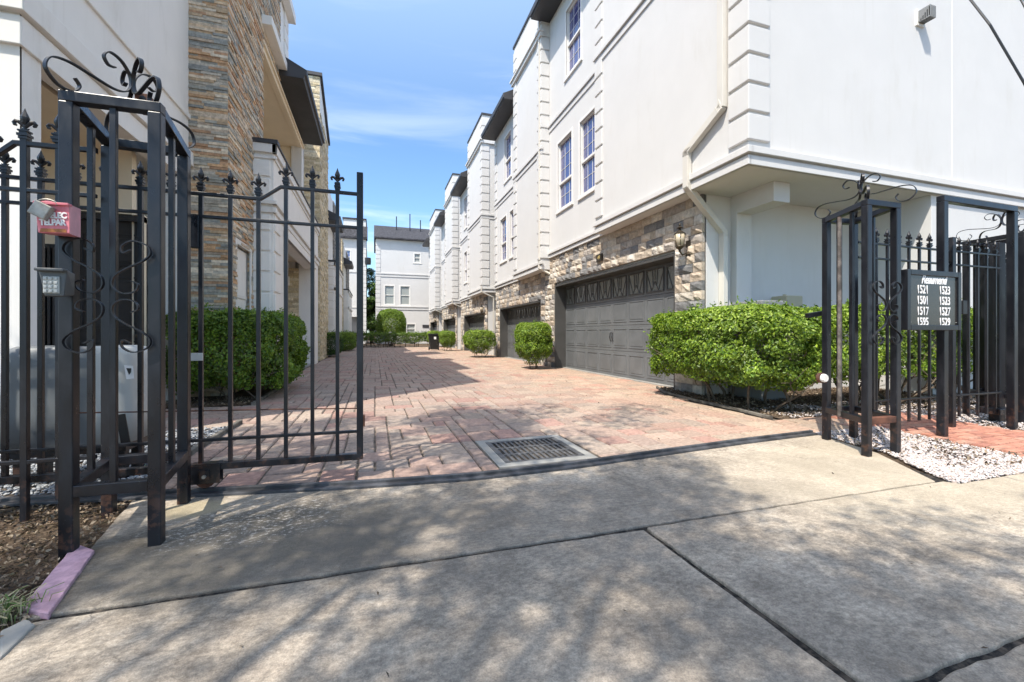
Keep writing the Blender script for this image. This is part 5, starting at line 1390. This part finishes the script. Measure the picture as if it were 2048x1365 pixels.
# round topiary tree in front of the end house
tt = thing('topiary_tree', (1.6, 38, 0), 'dome-shaped clipped tree in front of the white end house', 'tree')
c0 = at_y(782, 650, 38.0); tt.location.x = c0.x; ORG[tt.name] = Vector((c0.x, 38, 0))
P, N = shell_pts(34000, (c0.x, 38.0, 1.85), (1.30, 1.3, 1.35), 2.3, .25, .7, 31, .07, lambda q, r: 1.15 + .25*mnoise.noise((q.x*2, q.y*2, 0)))
leaves('crown', P, N, .085, GREEN+LIME[:3], LEAF, tt)
stems(tt, (c0.x, 38.0, 0), (.3, .3, 1), 4, 2.6, .06, 32, 'trunk')
def tree(name, label, base, crown, rad, n, size, pal, seed, trunk_r=.16, gap=.25, group=None, clumps=60, cr=.9):
    root = thing(name, base, label, 'tree', group); r = random.Random(seed)
    m = MB(); b = Vector(base); c = Vector(crown)
    cl = []
    for k in range(clumps):
        while True:
            d = Vector((r.uniform(-1,1), r.uniform(-1,1), r.uniform(-1,1)))
            if .25 < d.length < 1: break
        cl.append((c + Vector((d.x*rad[0], d.y*rad[1], d.z*rad[2])), r.uniform(.6, 1.2)*cr))
    mid = b.lerp(c, .55) + Vector((r.uniform(-.3,.3), r.uniform(-.3,.3), 0))
    m.tube([b - Vector((0,0,.1)), b.lerp(mid, .3), b.lerp(mid, .7), mid], [trunk_r*1.25, trunk_r, trunk_r*.85, trunk_r*.7], 10)
    for q, _ in cl[::2]:
        w = mid.lerp(q, .5) + Vector((r.uniform(-.3,.3), r.uniform(-.3,.3), r.uniform(0, .3)))
        m.tube([mid, mid.lerp(w, .5), w, q], [trunk_r*.4, trunk_r*.28, trunk_r*.17, trunk_r*.06], 5)
    m.build('trunk', BARK, root, smooth=True)
    per = n//clumps; P = []; N = []
    for q, s in cl:
        g = RNG.normal(size=(per, 3)); g /= np.linalg.norm(g, axis=1, keepdims=True)
        rr_ = s*RNG.uniform(.25, 1, (per, 1))**.5
        P.append(np.array(q) + g*rr_*np.array([1, 1, .65])); N.append(g + np.array([0, 0, .6]))
    leaves('crown', np.concatenate(P), np.concatenate(N), size, pal, LEAF, root)
    return root
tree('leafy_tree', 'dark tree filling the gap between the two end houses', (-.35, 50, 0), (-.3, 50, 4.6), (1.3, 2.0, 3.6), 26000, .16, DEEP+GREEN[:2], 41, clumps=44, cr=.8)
# street trees behind and beside the photographer, whose crowns dapple the driveway
SG = 'street trees shading the driveway'
tree('street_tree', 'broad street tree standing on the verge to the left of the driveway mouth', (-5.2, -2.2, 0), (-3.0, -1.3, 6.6), (3.0, 2.2, 1.5), 17000, .10, GREEN, 51, .2, group=SG, clumps=52, cr=.58)
tree('street_tree', 'second street tree standing behind the photographer towards the right', (-.6, -4.6, 0), (-.2, -2.7, 6.4), (3.2, 1.7, 1.4), 13500, .10, GREEN, 52, .2, group=SG, clumps=36, cr=.52)
tree('street_tree', 'slender third tree leaning over the gate from beside the left column', (-4.9, 1.2, 0), (-3.0, 2.1, 6.8), (3.3, 1.35, .9), 10500, .10, GREEN, 53, .13, group=SG, clumps=36, cr=.50)
# litter, chips and tufts
def litter(name, n, x0, x1, y0, y1, ok, size, pal, label, z=.0, cat='leaf litter'):
    P = scatter(n, x0, x1, y0, y1, ok, z+.006); N = [(random.gauss(0,.25), random.gauss(0,.25), 1) for _ in P]
    o = leaves(name, P, N, size, pal, DRY, None, .35, .45); return tag(o, label, cat, kind='stuff')
BR = [(.12,.08,.05), (.18,.125,.08), (.09,.06,.04), (.25,.19,.13), (.06,.045,.035), (.30,.24,.17)]
litter('mulch_chips', 9000, -3.6, -1.22, 1.86, 3.5, lambda x, y: in_left(x, y) and x < -1.22 - .19*max(0, y-2.05) - .0, .028, BR, 'brown bark chips and dead leaves on the soil beside the left column', -.008)
litter('leaf_litter', 5200, 4.74, 9, 3.95, 7.0, in_r, .04, BR, 'dead brown leaves under the big hedge on the right', .02)
litter('leaf_litter', 320, 4.3, 5.3, 1.95, 3.2, in_g, .04, BR, 'dry leaves and twigs on the white marble chips by the footpath', .012)
litter('leaf_litter', 900, -3.1, -1.8, 7.15, 8.0, in_l2, .04, BR, 'dry leaves at the bare edge of the bed below the left hedge', .01)
litter('leaf_litter', 45, -1.2, 4.5, 0, 3.2, lambda x, y: x > -1.1, .022, BR, 'a few tiny dead leaves lying on the concrete driveway', .001)
litter('leaf_litter', 160, -1.2, 4.8, 3.5, 12, lambda x, y: x > 3.2 or random.random() < .2, .03, BR, 'stray dead leaves lying on the pavers of the lane', .004)
def tuft(name, cx, cy, n, h, sp, pal, label):
    m = MB(); r = random.Random(n)
    for k in range(n):
        x = cx + r.gauss(0, sp); y = cy + r.gauss(0, sp*.6); a = r.uniform(0, 6.28); L = h*r.uniform(.5, 1.2); b = r.uniform(.2, .9)
        p0 = Vector((x, y, -.02)); p1 = p0 + Vector((math.cos(a)*L*b*.35, math.sin(a)*L*b*.35, L*.7)); p2 = p0 + Vector((math.cos(a)*L*b, math.sin(a)*L*b, L*(1-b*.4)))
        m.col(r.choice(pal)); m.strap([p0, p1, p2], (-math.sin(a), math.cos(a), 0), .004, .0008)
    o = m.build(name, DRY, colors=True); return tag(o, label, 'grass', kind='stuff')
p = at_z(20, 1228); tuft('grass_tuft', p.x-.03, p.y, 160, .09, .05, [(.20,.26,.08), (.42,.36,.20), (.12,.20,.05), (.50,.44,.28)], 'half-dry grass tuft in the bottom left corner by the pink board')
p = at_z(262, 945); tuft('grass_tuft', p.x, p.y, 120, .05, .05, [(.16,.26,.06), (.22,.30,.08)], 'small green tuft growing inside the foot of the left column')
